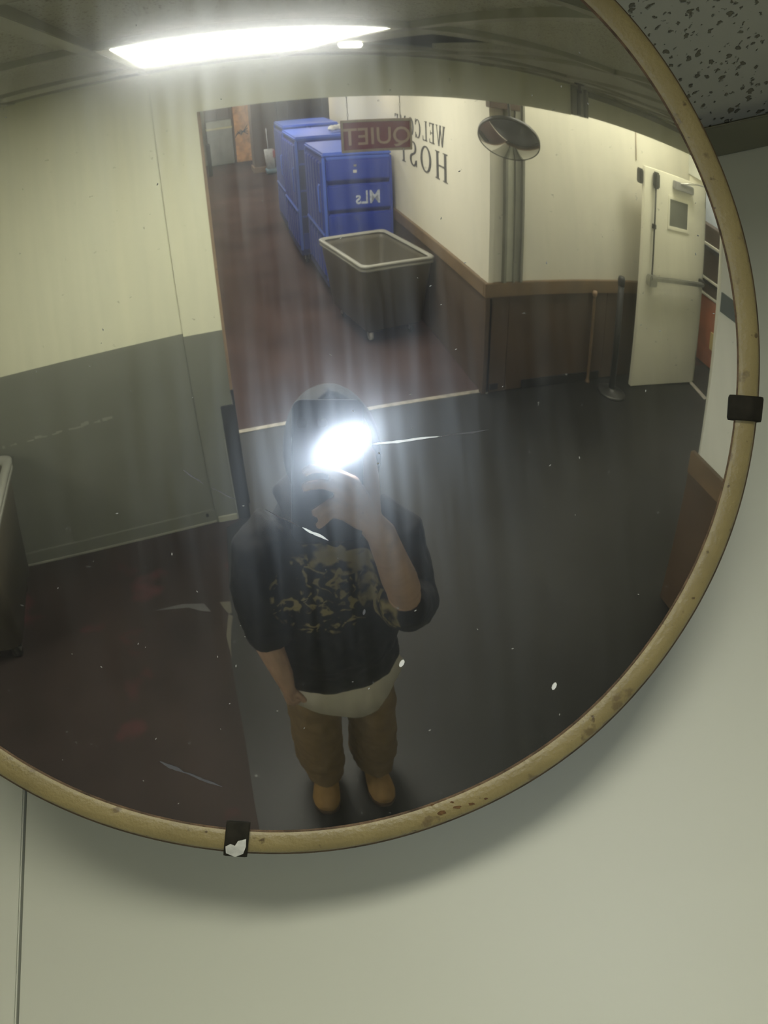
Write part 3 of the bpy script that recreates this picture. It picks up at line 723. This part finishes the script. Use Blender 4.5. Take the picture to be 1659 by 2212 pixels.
# little room past the doorway
struct(MB().box(6.2, 6.3, -4.2, -2.0, 0, 2.9).build('wall_side_room', mat('cool_white', (.55, .60, .62, 1), .6)), 'cool white wall past the doorway')
t = thing('storage_shelf', 'dark boxes and panels on a white shelf past the doorway', 'shelf', (5.95, -3.5, 0))
for zz in (1.36, .98, .80): MB().box(5.75, 6.1, -3.9, -3.32, zz, zz + .025).build('shelf_board', doorm, t, bevel=.003)
for a, b in ((1.385, 1.57), (1.01, 1.30), (.83, .93)): MB().box(5.78, 6.08, -3.85, -3.33, a, b).build('box_row', woodp, t, bevel=.01)
MB().box(5.77, 6.1, -3.9, -3.30, .02, .79).build('orange_panel', orange, t, bevel=.01)
MB().box(5.74, 5.765, -3.36, -3.30, .25, .45).build('yellow_label', yellow, t)

# right-hand wall, running obliquely toward the mirror
rw = sempty('wall_oblique', 'pale wall at the far right with a dark slate stripe')
A0 = Vector((4.93, -2.78, 0)); A1 = Vector((2.21, -1.005, 0)); ru = (A1 - A0).normalized(); rn = Vector((ru.y, -ru.x, 0))
if rn.y < 0: rn = -rn
rm = frame_m(A0, ru, rn * -1, (0, 0, 1)) if False else frame_m(A0, ru, -rn, (0, 0, 1))
LR = (A1 - A0).length
MB().box(0, LR, -.0, .12, 0, 2.9, frame_m(A0, ru, rn, (0, 0, 1))).build('wall_body', rightwhite, rw)
W5 = MB().box(2.21, 2.35, -1.005, .5, 0, 2.9).build('wall_body', rightwhite, rw)
MB().box(2.198, 2.2095, -.99, .28, 1.69, 1.775).build('slate_stripe', bluestripe, rw)
wn3 = sempty('trim_4', 'brown wainscot at the right edge near the mirror')
MB().box(2.172, 2.2095, -1.047, .27, .85, .97).build('rail', woodr, wn3, bevel=.003)
for a, b in ((-1.047, -.62), (-.616, -.2), (-.196, .27)): MB().box(2.182, 2.2095, a, b, .004, .85).build('wainscot_panel', woodp, wn3, bevel=.002)
struct(MB().box(-3.35, -3.2, -2.5, .7, 0, 2.9).build('wall_end', cream))

# ------------------------------------------------------------------ stanchions by the door
t = thing('stanchion', 'black rope stanchion standing beside the white door', 'stanchion', (3.556, -3.131, 0))
MB().lathe([(.001, .0), (.16, .0), (.16, .012), (.14, .022), (.05, .034), (.034, .05)], 40, Matrix.Translation((3.556, -3.131, 0))).build('base', darkmet, t, True)
MB().lathe([(.034, .04), (.034, 1.0)], 24, Matrix.Translation((3.556, -3.131, 0)), True).build('pole', blackm, t, True)
MB().lathe([(.001, 1.075), (.030, 1.072), (.040, 1.05), (.040, 1.01), (.034, .995)], 24, Matrix.Translation((3.556, -3.131, 0))).build('cap', blackm, t, True)
t = thing('wall_post', 'thin bronze post with a round knob against the brown wainscot', 'post', (3.40, -3.37, 0))
MB().lathe([(.001, .0), (.026, .0), (.026, .012), (.02, .02), (.016, .05), (.016, .82)], 16, Matrix.Translation((3.40, -3.365, 0))).build('pole', woodr, t, True)
MB().lathe([(.001, .865), (.022, .86), (.028, .84), (.022, .815), (.016, .81)], 20, Matrix.Translation((3.40, -3.365, 0))).build('knob', woodtrim, t, True)

# ------------------------------------------------------------------ the big convex mirror
MC = Vector((-.0503072, .3009489, 2.2326921))
MX = Vector((-.98913211, -.14702946, 0)); MY = Vector((.0722176, -.48583974, .87105933)); MZ = Vector((.12807138, -.86159276, -.49117781))
MM = frame_m(MC, MX, MY, MZ)
A_ = .17903717; RS = 1.0977269; K4 = .917691; K6 = .997532
E1, E2, C1, C2, S1, S2, T1, T2 = -.01772628, -.04375765, .06078149, .01406299, -.05647453, .04572091, .04724189, -.05789773
def sag(r2): return r2 / (2 * RS) + K4 * r2 ** 2 / (8 * RS ** 3) + K6 * r2 ** 3 / (16 * RS ** 5)
def hgt(x, y):
    """domed acrylic face, slightly out of true as the real one is"""
    u, v = x / A_, y / A_; q = u * u + v * v
    e = A_ * .1 * (E1 * (u * u - v * v) + E2 * 2 * u * v + (C1 * u + C2 * v) * (q - .67) + S1 * q * (u * u - v * v) + S2 * q * 2 * u * v + T1 * (u ** 3 - 3 * u * v * v) + T2 * (3 * u * u * v - v ** 3))
    return sag(A_ * A_) - sag(x * x + y * y) + e
t = thing('convex_mirror', 'large round convex mirror in a cream enamel rim under the ceiling', 'mirror', MC)
big = t
nr, na = 110, 256; vs = [(0, 0, hgt(0, 0))]; fs = []
for i in range(1, nr + 1):
    r = (A_ + .002) * i / nr
    for k in range(na):
        x, y = r * math.cos(2 * PI * k / na), r * math.sin(2 * PI * k / na); vs.append((x, y, hgt(x, y)))
for k in range(na): fs.append((0, 1 + k, 1 + (k + 1) % na))
for i in range(nr - 1):
    for k in range(na):
        a = 1 + i * na + k; b = 1 + i * na + (k + 1) % na; fs.append((a, a + na, b + na, b))
me = bpy.data.meshes.new('mirror_face'); me.from_pydata(vs, [], fs)
for p in me.polygons: p.use_smooth = True
me.materials.append(mirrorm)
mf = bpy.data.objects.new('mirror_face', me); C.objects.link(mf); mf.parent = t; mf.matrix_parent_inverse = t.matrix_basis.inverted()
mf.matrix_basis = MM
def mpart(mb, name, m, smooth=False, bevel=0):
    o = mb.build(name, m, None, smooth, bevel); o.parent = big; o.matrix_parent_inverse = big.matrix_basis.inverted(); o.matrix_basis = MM; return o
# enamel rim: flat band with turned edges; rusty inner and outer lips
prof = [(A_ - .0003, .0001), (A_ + .0002, .0006), (A_ + .0014, .0010), (A_ + .0044, .0013), (A_ + .0072, .0008), (A_ + .0084, -.0002), (A_ + .0087, -.0012)]
def wob(k, n): return 1 + .0012 * math.sin(3 * 2 * PI * k / n + 1) + .0007 * math.sin(11 * 2 * PI * k / n)
def ringmesh(profile, n=360):
    return MB().rings([[Vector((r * wob(k, n) * math.cos(2 * PI * k / n), r * wob(k, n) * math.sin(2 * PI * k / n), z + hgt(A_ * math.cos(2 * PI * k / n), A_ * math.sin(2 * PI * k / n)))) for k in range(n)] for r, z in profile], cap=False)
rim = mpart(ringmesh(prof), 'rim', rimm, True)
mpart(ringmesh([(A_ + .0087, -.0012), (A_ + .0099, -.0022), (A_ + .0101, -.0075), (A_ + .0085, -.0085), (A_ + .004, -.0085)]), 'rim_edge', rustedge, True)
mpart(ringmesh([(A_ - .0009, .0001), (A_ - .0005, .0003), (A_ + .0001, .0004)]), 'rim_lip', rustedge, True)
mpart(MB().lathe([(.0001, -.007), (A_ + .006, -.007)], 96), 'backing', backm)
def clip(deg, wid, m, chip=False):
    a = math.radians(deg); er = Vector((math.cos(a), math.sin(a), 0)); et = Vector((-math.sin(a), math.cos(a), 0))
    h0 = hgt(A_ * math.cos(a), A_ * math.sin(a))
    path = [(A_ - .0036, .0014), (A_ - .0028, .0024), (A_ + .003, .0034), (A_ + .0080, .0028), (A_ + .0100, .0010), (A_ + .0106, -.003), (A_ + .0104, -.009)]
    path = [(r, z + h0) for r, z in path]
    inner = [(r - .0006 if r < A_ + .008 else r - .0012, z - .0012) for r, z in path]
    mb = MB()
    rings = []
    for s_ in (-1, -.8, .8, 1):
        dz = -.0005 if abs(s_) == 1 else 0
        rings.append([er * r + et * s_ * wid / 2 + Vector((0, 0, z + dz)) for r, z in path + inner[::-1]])
    mb.rings(rings)
    o = mpart(mb, 'rim_clip', m, True)
    if chip:
        pts = [(.0016, -.0036), (.0046, -.0038), (.0078, -.0030), (.0094, .0), (.0080, .0036), (.0052, .0040), (.0040, .0022), (.0046, .0004), (.0026, -.0006)]
        mb = MB(); lo, hi = [], []
        for r, s_ in pts:
            z = h0 + .0036 - max(0, r - .004) * .22
            lo.append(er * (A_ + r) + et * s_ + Vector((0, 0, z))); hi.append(er * (A_ + r) + et * s_ + Vector((0, 0, z + .0003)))
        mb.rings([lo, hi]); c = mpart(mb, 'bare_patch', clipmet)
        c.parent = o; c.matrix_parent_inverse = o.matrix_world.inverted() if False else Matrix(); c.matrix_basis = Matrix()
    return o
clip(-170.5, .0098, clipm).__setitem__('label', 'dark painted clip on the right of the rim')
clip(-78.7, .0092, clipm, True).__setitem__('label', 'dark clip with chipped white paint under the rim')
clip(60, .0095, clipm)
# rust spots near the bottom of the rim
for deg, rr_, s in ((-104.2, .0040, .0016), (-106.3, .0042, .0014), (-108.0, .0052, .0012), (-105.9, .0016, .0007), (-103.4, -.0002, .0008), (-109.9, .0058, .0007)):
    a = math.radians(deg); r = A_ + rr_; pts = []
    for k in range(9):
        b_ = 2 * PI * k / 9; q = s * random.uniform(.55, 1.1); pts.append(Vector((r * math.cos(a) + q * math.cos(b_) * 1.3, r * math.sin(a) + q * math.sin(b_) * .6, hgt(A_ * math.cos(a), A_ * math.sin(a)) + .0014 - abs(rr_ - .0044) * .18)))
    mpart(MB().rings([pts, [p + Vector((0, 0, .0002)) for p in pts]]), 'rust_spot', rust)
# scratches and paint flecks lying on the face
def on(x, y, lift=.00012): return Vector((x, y, hgt(x, y) + lift))
scrm = mat('bright_scratch', (.85, .86, .84, 1), .35, .2)
scrd = mat('dull_scratch', (.11, .11, .115, 1), .5)
def scratch(p, q, wd, m, n=14, name='scratch'):
    P0, P1 = Vector(p), Vector(q); d = (P1 - P0).normalized(); s_ = Vector((-d.y, d.x)); lo = []; hi = []
    for i in range(n + 1):
        f = i / n; c = P0.lerp(P1, f) + s_ * .00012 * math.sin(f * 9 + p[0] * 900)
        w_ = wd * (math.sin(PI * min(1, f * 1.0 + .02)) ** .6 + .1) * random.uniform(.7, 1.2)
        lo.append(c - s_ * w_ / 2); hi.append(c + s_ * w_ / 2)
    v = [on(a.x, a.y) for a in lo] + [on(a.x, a.y) for a in hi]; k = n + 1
    return mpart(MB().add(v, [(i, i + 1, k + i + 1, k + i) for i in range(n)]), name, m)
scratch((-.0300, -.0306), (-.0560, -.0299), .0010, scrm)  # flash glint painted into this end of the scratch as white colour
scratch((-.0540, -.0300), (-.0740, -.0292), .0006, scrd)
scratch((.0118, -.0506), (-.0005, -.0582), .00035, scrd)
scratch((-.0015, -.0588), (-.0107, -.0644), .0009, scrm)
scratch((.0612, -.1435), (.0520, -.1492), .0013, scrd)
scratch((.0525, -.1488), (.0389, -.1565), .0009, scrd)
scratch((.0395, -.0336), (.0325, -.0395), .0005, scrd)
scratch((.0300, -.0410), (.0215, -.0463), .0004, scrd)
def fleck(x, y, a, l, w_, m=fleckm):
    u = Vector((math.cos(a), math.sin(a))); v = Vector((-u.y, u.x)); pts = []
    for k in range(8):
        b_ = 2 * PI * k / 8; q = Vector((x, y)) + u * l / 2 * math.cos(b_) + v * w_ / 2 * math.sin(b_); pts.append(on(q.x, q.y, .0001))
    return mpart(MB().rings([pts, [p + Vector((0, 0, .0002)) for p in pts]]), 'paint_fleck', m)
fleck(-.0340, -.1146, 2.2, .0032, .0017); fleck(-.0933, -.1314, 2.1, .0032, .0016)
fleck(-.0214, -.0930, 1.9, .0022, .0010, scrd)
random.seed(11)
fm = MB()
for k in range(95):
    r = A_ * math.sqrt(random.random()) * .97; a = random.uniform(0, 2 * PI); x, y = r * math.cos(a), r * math.sin(a)
    l = random.uniform(.0005, .0013); b0 = random.uniform(0, PI); u = Vector((math.cos(b0), math.sin(b0))) * l / 2; v = Vector((-u.y, u.x)) * .4
    c = Vector((x, y)); pts = [on((c + d).x, (c + d).y, .0001) for d in (u, v, -u, -v)]
    fm.add(pts, [(0, 1, 2, 3)])
o = mpart(fm, 'dust_speck', mat('dust_speck_grey', (.34, .34, .31, 1), .8)); o['kind'] = 'stuff'
# wall bracket behind the mirror
wp_ = Vector((-.03, wy(-.03) - .001, 2.25))
MB().tube([MC - MZ * .007, MC - MZ * .05, wp_ + Vector((0, -.02, 0)), wp_], .009, 12).build('bracket_arm', darkmet, t, True)
MB().box(-.05, .05, -.006, -.0005, 2.20, 2.30, wallM).build('bracket_plate', darkmet, t, bevel=.002)

# ------------------------------------------------------------------ the phone held in front of the face
def camp(a, b, c): return CAM + R_AX * a + U_AX * b + F_AX * c
pf = frame_m(CAM, R_AX, U_AX, F_AX)
t = thing('phone', 'dark navy phone held upright with its flash lit', 'phone', camp(.024, -.056, -.007))
ring = []
def rr2(x0, x1, y0, y1, r, z, n=6):
    out = []
    for cx, cy, a0 in ((x1 - r, y1 - r, 0), (x0 + r, y1 - r, PI / 2), (x0 + r, y0 + r, PI), (x1 - r, y0 + r, 1.5 * PI)):
        for i in range(n + 1):
            a = a0 + PI / 2 * i / n; out.append(Vector((cx + r * math.cos(a), cy + r * math.sin(a), z)))
    return out
X0, X1, Y0, Y1 = -.009, .062, -.121, .022
mb = MB(); rs = [rr2(X0 + .001, X1 - .001, Y0 + .001, Y1 - .001, .008, -.0105), rr2(X0, X1, Y0, Y1, .009, -.0095), rr2(X0, X1, Y0, Y1, .009, -.0028), rr2(X0 + .001, X1 - .001, Y0 + .001, Y1 - .001, .008, -.0018)]
mb.rings([[pf @ p for p in r] for r in rs]); mb.build('phone_body', phonem, t)
MB().disc(camp(0, 0, -.00175), R_AX, U_AX, .0052, .0052, .0006, 24).build('camera_lens', lensm, t)
MB().disc(camp(.020, 0, -.00175), R_AX, U_AX, .0050, .0050, .0006, 24).build('camera_lens', lensm, t)
MB().disc(camp(.040, -.0225, -.00175), R_AX, U_AX, .0030, .0030, .0008, 16).build('flash', flashm, t)

# ------------------------------------------------------------------ the person
pr = thing('person', 'person in charcoal hooded sweatshirt, tan trousers and boots holding up a phone', 'person', (.11, -.56, 0))
V3 = Vector
def hand_bits(mb):
    # right hand: palm, four fingers laid across the phone's back, thumb round its edge
    wr = camp(.086, -.118, -.026)
    k = [camp(.0345, -.0490, .010), camp(.0330, -.0625, .011), camp(.0300, -.0760, .010), camp(.0290, -.0880, .007)]
    kk = [camp(.048, -.056, .009), camp(.0475, -.069, .010), camp(.047, -.081, .009), camp(.046, -.092, .006)]
    for a, b, rr in zip(kk, k, (.0058, .0058, .0056, .0052)):
        mb.tube([wr + (a - wr) * .12, wr.lerp(a, .55), a], [.0115, .0095, rr + .0022], 10)
        mb.tube([a, b], [rr + .0008, rr], 10)
    fing = [
        ([k[0], camp(.022, -.0425, .013), camp(.010, -.0430, .010), camp(.0015, -.0480, .007)], [.0055, .0052, .0049, .0044]),
        ([k[1], camp(.020, -.0575, .014), camp(.008, -.0590, .011), camp(.0005, -.0630, .007)], [.0055, .0052, .0049, .0044]),
        ([k[2], camp(.0220, -.0800, .014), camp(.0150, -.0855, .012), camp(.0110, -.0880, .008)], [.0054, .0051, .0048, .0043]),
        ([k[3], camp(.0235, -.0925, .011), camp(.0180, -.0990, .009), camp(.0150, -.1020, .006)], [.0050, .0047, .0044, .0040])]
    for p, r in fing: mb.tube(p, r, 10)
    mb.tube([wr.lerp(kk[0], .35), camp(.072, -.060, -.016), camp(.071, -.035, -.022), camp(.060, -.018, -.023)], [.012, .0100, .0085, .0068], 10)
    return wr
b = MB()
wr = hand_bits(b)
EL = V3((.190, -.215, 1.520))
b.tube([camp(.058, -.088, -.002), camp(.074, -.106, -.016), wr.lerp(EL, .03), wr.lerp(EL, .15)], [(.0125, .0095), (.0150, .0120), (.0172, .0145), (.0188, .0165)], 14)
b.tube([wr.lerp(EL, .02), wr.lerp(EL, .06), wr.lerp(EL, .12), wr.lerp(EL, .35), wr.lerp(EL, .7), EL, EL + V3((.02, -.045, -.075))],
       [(.0120, .0105), (.0165, .0140), (.0184, .0160), (.0225, .020), (.030, .027), (.033, .032), (.030, .030)], 16)
SHR = V3((.262, -.50, 1.43)); SHL = V3((-.035, -.52, 1.43))
b.tube([EL + V3((.02, -.045, -.075)), V3((.250, -.40, 1.35)), SHR], [.034, .042, .05], 16)
# left arm into the pocket
b.tube([SHL, V3((-.062, -.50, 1.26)), V3((-.066, -.44, 1.14)), V3((-.050, -.405, 1.06)), V3((-.045, -.395, 1.005)), V3((-.040, -.410, .955))],
       [.05, .042, .034, .026, (.018, .024), (.018, .026)], 16)
for i, (dx, dz) in enumerate(((-.016, -.060), (-.005, -.068), (.006, -.066), (.016, -.056))):
    s0 = V3((-.040 + dx * .8, -.412, .955)); b.tube([s0, s0 + V3((.002, .004, dz * .6)), s0 + V3((.004, -.004, dz))], [.0085, .008, .007], 8)
b.tube([V3((-.035, -.395, .99)), V3((-.018, -.388, .962)), V3((-.010, -.390, .935))], [.011, .0095, .008], 8)
# torso, neck, head, legs
b.tube([V3((.11, -.55, .80)), V3((.11, -.55, .92)), V3((.11, -.55, 1.10)), V3((.112, -.545, 1.30)), V3((.114, -.54, 1.43)), V3((.118, -.53, 1.50)), V3((.122, -.515, 1.56)), V3((.124, -.505, 1.60))],
       [(.13, .10), (.125, .095), (.12, .09), (.15, .10), (.15, .085), (.06, .06), (.050, .052), (.050, .052)], 24, ref=V3((0, 1, 0)))
hc = V3((.128, -.49, 1.655))
for dz, rx, ry, dy in ((-.10, .030, .04, .03), (-.085, .045, .065, .012), (-.05, .060, .080, .004), (0, .068, .090, 0), (.05, .070, .090, -.004), (.09, .052, .068, -.006), (.11, .02, .03, -.006)): pass
b.tube([hc + V3((0, .018 + (.012 if i == 0 else 0), z)) for i, z in enumerate((-.108, -.09, -.05, 0, .05, .088, .108))],
       [(.026, .034), (.042, .06), (.058, .078), (.066, .088), (.069, .088), (.050, .066), (.02, .03)], 20, ref=V3((0, 1, 0)))
b.tube([hc + V3((0, .092, .03)), hc + V3((0, .112, -.012)), hc + V3((0, .104, -.022))], [.008, .013, .009], 8)
for sx_ in (-1, 1): b.tube([hc + V3((sx_ * .066, .005, .02)), hc + V3((sx_ * .074, -.006, 0)), hc + V3((sx_ * .068, .004, -.025))], [.010, .014, .008], 8)
LEGS = (((.040, -.55, .86), (.022, -.545, .48), (.026, -.60, .10)), ((.190, -.55, .86), (.212, -.545, .48), (.208, -.60, .10)))
for hp, kn, an in LEGS: b.tube([V3(hp), V3(kn).lerp(V3(hp), .5), V3(kn), V3(an).lerp(V3(kn), .6), V3(an)], [.075, .068, .052, .048, .036], 16)
body = remesh(b, 'body', skin, pr, .0024, 3)
for sx_ in (-1, 1):
    MB().lathe([(.001, .012), (.008, .009), (.012, 0), (.008, -.009), (.001, -.012)], 14, frame_m(hc + V3((sx_ * .028, .092, .012)), (1, 0, 0), (0, 0, 1), (0, 1, 0)) @ Matrix.Diagonal((1, .6, .5, 1))).build('eye', eyem, pr, True)
MB().tube([hc + V3((-.024, .093, -.052)), hc + V3((0, .101, -.050)), hc + V3((.024, .093, -.052))], [.003, .0065, .003], 8).build('mouth', lipm, pr, True)
hb = MB()
for k in range(9):
    a = -1.2 + 2.4 * k / 8; hb.tube([hc + V3((.060 * math.sin(a), .045 * math.cos(a), .098)), hc + V3((.076 * math.sin(a), .098 * math.cos(a) - .005, .062)), hc + V3((.080 * math.sin(a), .088 * math.cos(a), .030 - .03 * abs(a)))], [.016, .014, .006], 8)
remesh(hb, 'hair', hairm, pr, .006, 2)

# sweatshirt with hood
s = MB()
s.tube([V3((.110, -.535, .965)), V3((.108, -.53, .985)), V3((.108, -.528, 1.05)), V3((.110, -.53, 1.18)), V3((.112, -.535, 1.32)), V3((.114, -.54, 1.42)), V3((.116, -.535, 1.485)), V3((.12, -.52, 1.545))],
       [(.172, .116), (.175, .120), (.188, .134), (.182, .130), (.174, .124), (.154, .104), (.110, .085), (.085, .085)], 32, ref=V3((0, 1, 0)))
s.tube([V3((.110, -.532, .905)), V3((.110, -.532, .925)), V3((.110, -.533, .975))], [(.178, .124), (.184, .128), (.178, .120)], 32, ref=V3((0, 1, 0)))
s.tube([SHR + V3((-.05, -.02, .02)), SHR + V3((.0, .02, -.02)), V3((.268, -.43, 1.32)), V3((.262, -.375, 1.28)), V3((.238, -.320, 1.34)), V3((.222, -.288, 1.385))], [.060, .074, .078, .078, .060, .052], 20)
s.tube([V3((.225, -.300, 1.375)), V3((.214, -.272, 1.405))], [.054, .050], 20)
s.tube([SHL + V3((.04, -.02, .03)), SHL + V3((-.01, 0, -.01)), V3((-.058, -.50, 1.31)), V3((-.060, -.47, 1.21)), V3((-.058, -.445, 1.165))], [.056, .064, .068, .064, .054], 20)
s.tube([V3((-.060, -.450, 1.205)), V3((-.058, -.440, 1.165))], [.056, .052], 20)
s.tube([V3((.05, -.44, 1.530)), V3((.11, -.420, 1.500)), V3((.19, -.44, 1.530)), V3((.215, -.52, 1.56)), V3((.12, -.60, 1.57)), V3((.03, -.52, 1.56)), V3((.05, -.44, 1.530))], .030, 12)
remesh(s, 'sweatshirt', sweatm, pr, .0055, 4, .006, 17)
hcx = V3((.132, -.505, 1.655)); hd_ = MB()
no, ni = 26, 20; R0 = (.094, .122, .136)
vv = []; ff = []
for i in range(ni + 1):
    th = PI * (i / ni) * .92 + .02
    for k in range(no + 1):
        ph = math.radians(-212 + 244 * k / no)                     # open toward +y
        rr_ = 1 + .02 * math.sin(5 * ph) * math.sin(th)
        vv.append(hcx + V3((R0[0] * math.sin(th) * math.cos(ph) * rr_, R0[1] * math.sin(th) * math.sin(ph) * rr_ + .01 * math.cos(th), R0[2] * math.cos(th) + (.0 if i < ni * .8 else -.0))))
for i in range(ni):
    for k in range(no):
        a = i * (no + 1) + k; ff.append((a, a + 1, a + no + 2, a + no + 1))
hm = bpy.data.meshes.new('hood'); hm.from_pydata(vv, [], ff); hm.materials.append(sweatm)
for p in hm.polygons: p.use_smooth = True
ho = bpy.data.objects.new('hood', hm); C.objects.link(ho); ho.parent = pr; ho.matrix_parent_inverse = pr.matrix_basis.inverted()
sd_ = ho.modifiers.new('s', 'SOLIDIFY'); sd_.thickness = .012; sd_.offset = 0
# undershirt hem
u = MB(); n = 48; lo = []; hi = []; lo2 = []; hi2 = []
for k in range(n):
    a = 2 * PI * k / n; ca, sa = math.cos(a), math.sin(a)
    zf = .785 - .025 * math.exp(-((ca - .05) / .25) ** 2) * (sa > 0) + .05 * abs(ca) ** 2 + .012 * math.sin(4 * a) + (.02 if ca > .4 else 0)
    wv = 1 + .03 * math.sin(7 * a)
    hi.append(V3((.110 + .135 * ca, -.535 + .095 * sa, .99))); lo.append(V3((0.121 + .183 * ca * wv, -.530 + .128 * sa * wv, zf)))
    lo2.append(V3((0.121 + .179 * ca * wv, -.530 + .124 * sa * wv, zf))); hi2.append(V3((.110 + .132 * ca, -.535 + .092 * sa, .99)))
mid = [V3((.111 + .165 * math.cos(2 * PI * k / n), -.532 + .113 * math.sin(2 * PI * k / n), .915)) for k in range(n)]
u.rings([hi, mid, lo, lo2, hi2], cap=False); u.build('undershirt', shirtm, pr, True)
# trousers
t_ = MB()
t_.tube([V3((.11, -.548, .96)), V3((.11, -.548, .88)), V3((.11, -.548, .80))], [(.142, .106), (.150, .112), (.156, .112)], 28, ref=V3((0, 1, 0)))
for hp, kn, an in LEGS:
    hp, kn, an = V3(hp), V3(kn), V3(an)
    sgn = -1 if hp.x < .11 else 1
    t_.tube([hp + V3((sgn * .002, 0, .02)), hp.lerp(kn, .5) + V3((sgn * .004, .004, 0)), kn, kn.lerp(an, .45) + V3((sgn * .006, .008, 0)), an + V3((sgn * .004, .030, .12)), an + V3((sgn * .004, .044, .035))],
            [(.082, .104), (.080, .102), (.082, .100), (.084, .100), (.082, .096), (.070, .086)], 24, ref=V3((0, 1, 0)))
remesh(t_, 'trousers', pants, pr, .006, 4, .008, 16)
# boots
for x0, x1, yt in ((.045, -.015, -.425), (.205, .210, -.415)):
    bm_ = MB(); heel = V3((x0 + .01, -.655, .0)); toe = V3((x1, yt, .0)); d = (toe - heel); L_ = d.length; d.normalize(); sd2 = V3((-d.y, d.x, 0)) * -1
    rings = []
    for f, wv, hgt_ in ((.0, .028, .075), (.08, .038, .10), (.25, .041, .115), (.45, .042, .105), (.62, .049, .080), (.80, .052, .068), (.93, .044, .058), (1.0, .026, .042)):
        c = heel + d * L_ * f; rg = []
        for k in range(16):
            a = 2 * PI * k / 16; zz = .022 + hgt_ * .5 * (1 + math.sin(a)) ; rg.append(c + sd2 * wv * math.cos(a) * (1 if math.sin(a) < .3 else .9) + V3((0, 0, zz)))
        rings.append(rg)
    bm_.rings(rings)
    ank = heel + d * L_ * .25
    bm_.tube([ank + V3((0, 0, .07)), ank + V3((0, -.004, .13)), ank + V3((0, -.006, .19))], [(.040, .048), (.042, .050), (.046, .054)], 18, ref=V3((0, 1, 0)))
    bo = remesh(bm_, 'boot', bootm, pr, .005, 3)
    so = MB(); rg = []
    outl = [(0, .028), (.06, .038), (.3, .036), (.5, .038), (.75, .050), (.92, .044), (1.02, .018)]
    pts = [heel + d * L_ * f + sd2 * w_ for f, w_ in outl] + [heel + d * L_ * f - sd2 * w_ for f, w_ in outl[::-1]]
    so.rings([[p + V3((0, 0, .002)) for p in pts], [p + V3((0, 0, .026)) for p in pts]]).build('sole', solem, None, False, .003).parent = bo
    bo.children[0].matrix_parent_inverse = Matrix() if bo.parent is None else Matrix()
    lc = MB()
    for q in range(4):
        c = heel + d * L_ * (.42 + .07 * q) + V3((0, 0, .128 - .013 * q)); lc.tube([c - sd2 * .02, c + V3((0, 0, .007)), c + sd2 * .02], .0028, 6)
    l_ = lc.build('laces', mat('lace_brown', (.16, .09, .04, 1), .8), None, True); l_.parent = bo
bpy.context.view_layer.update()
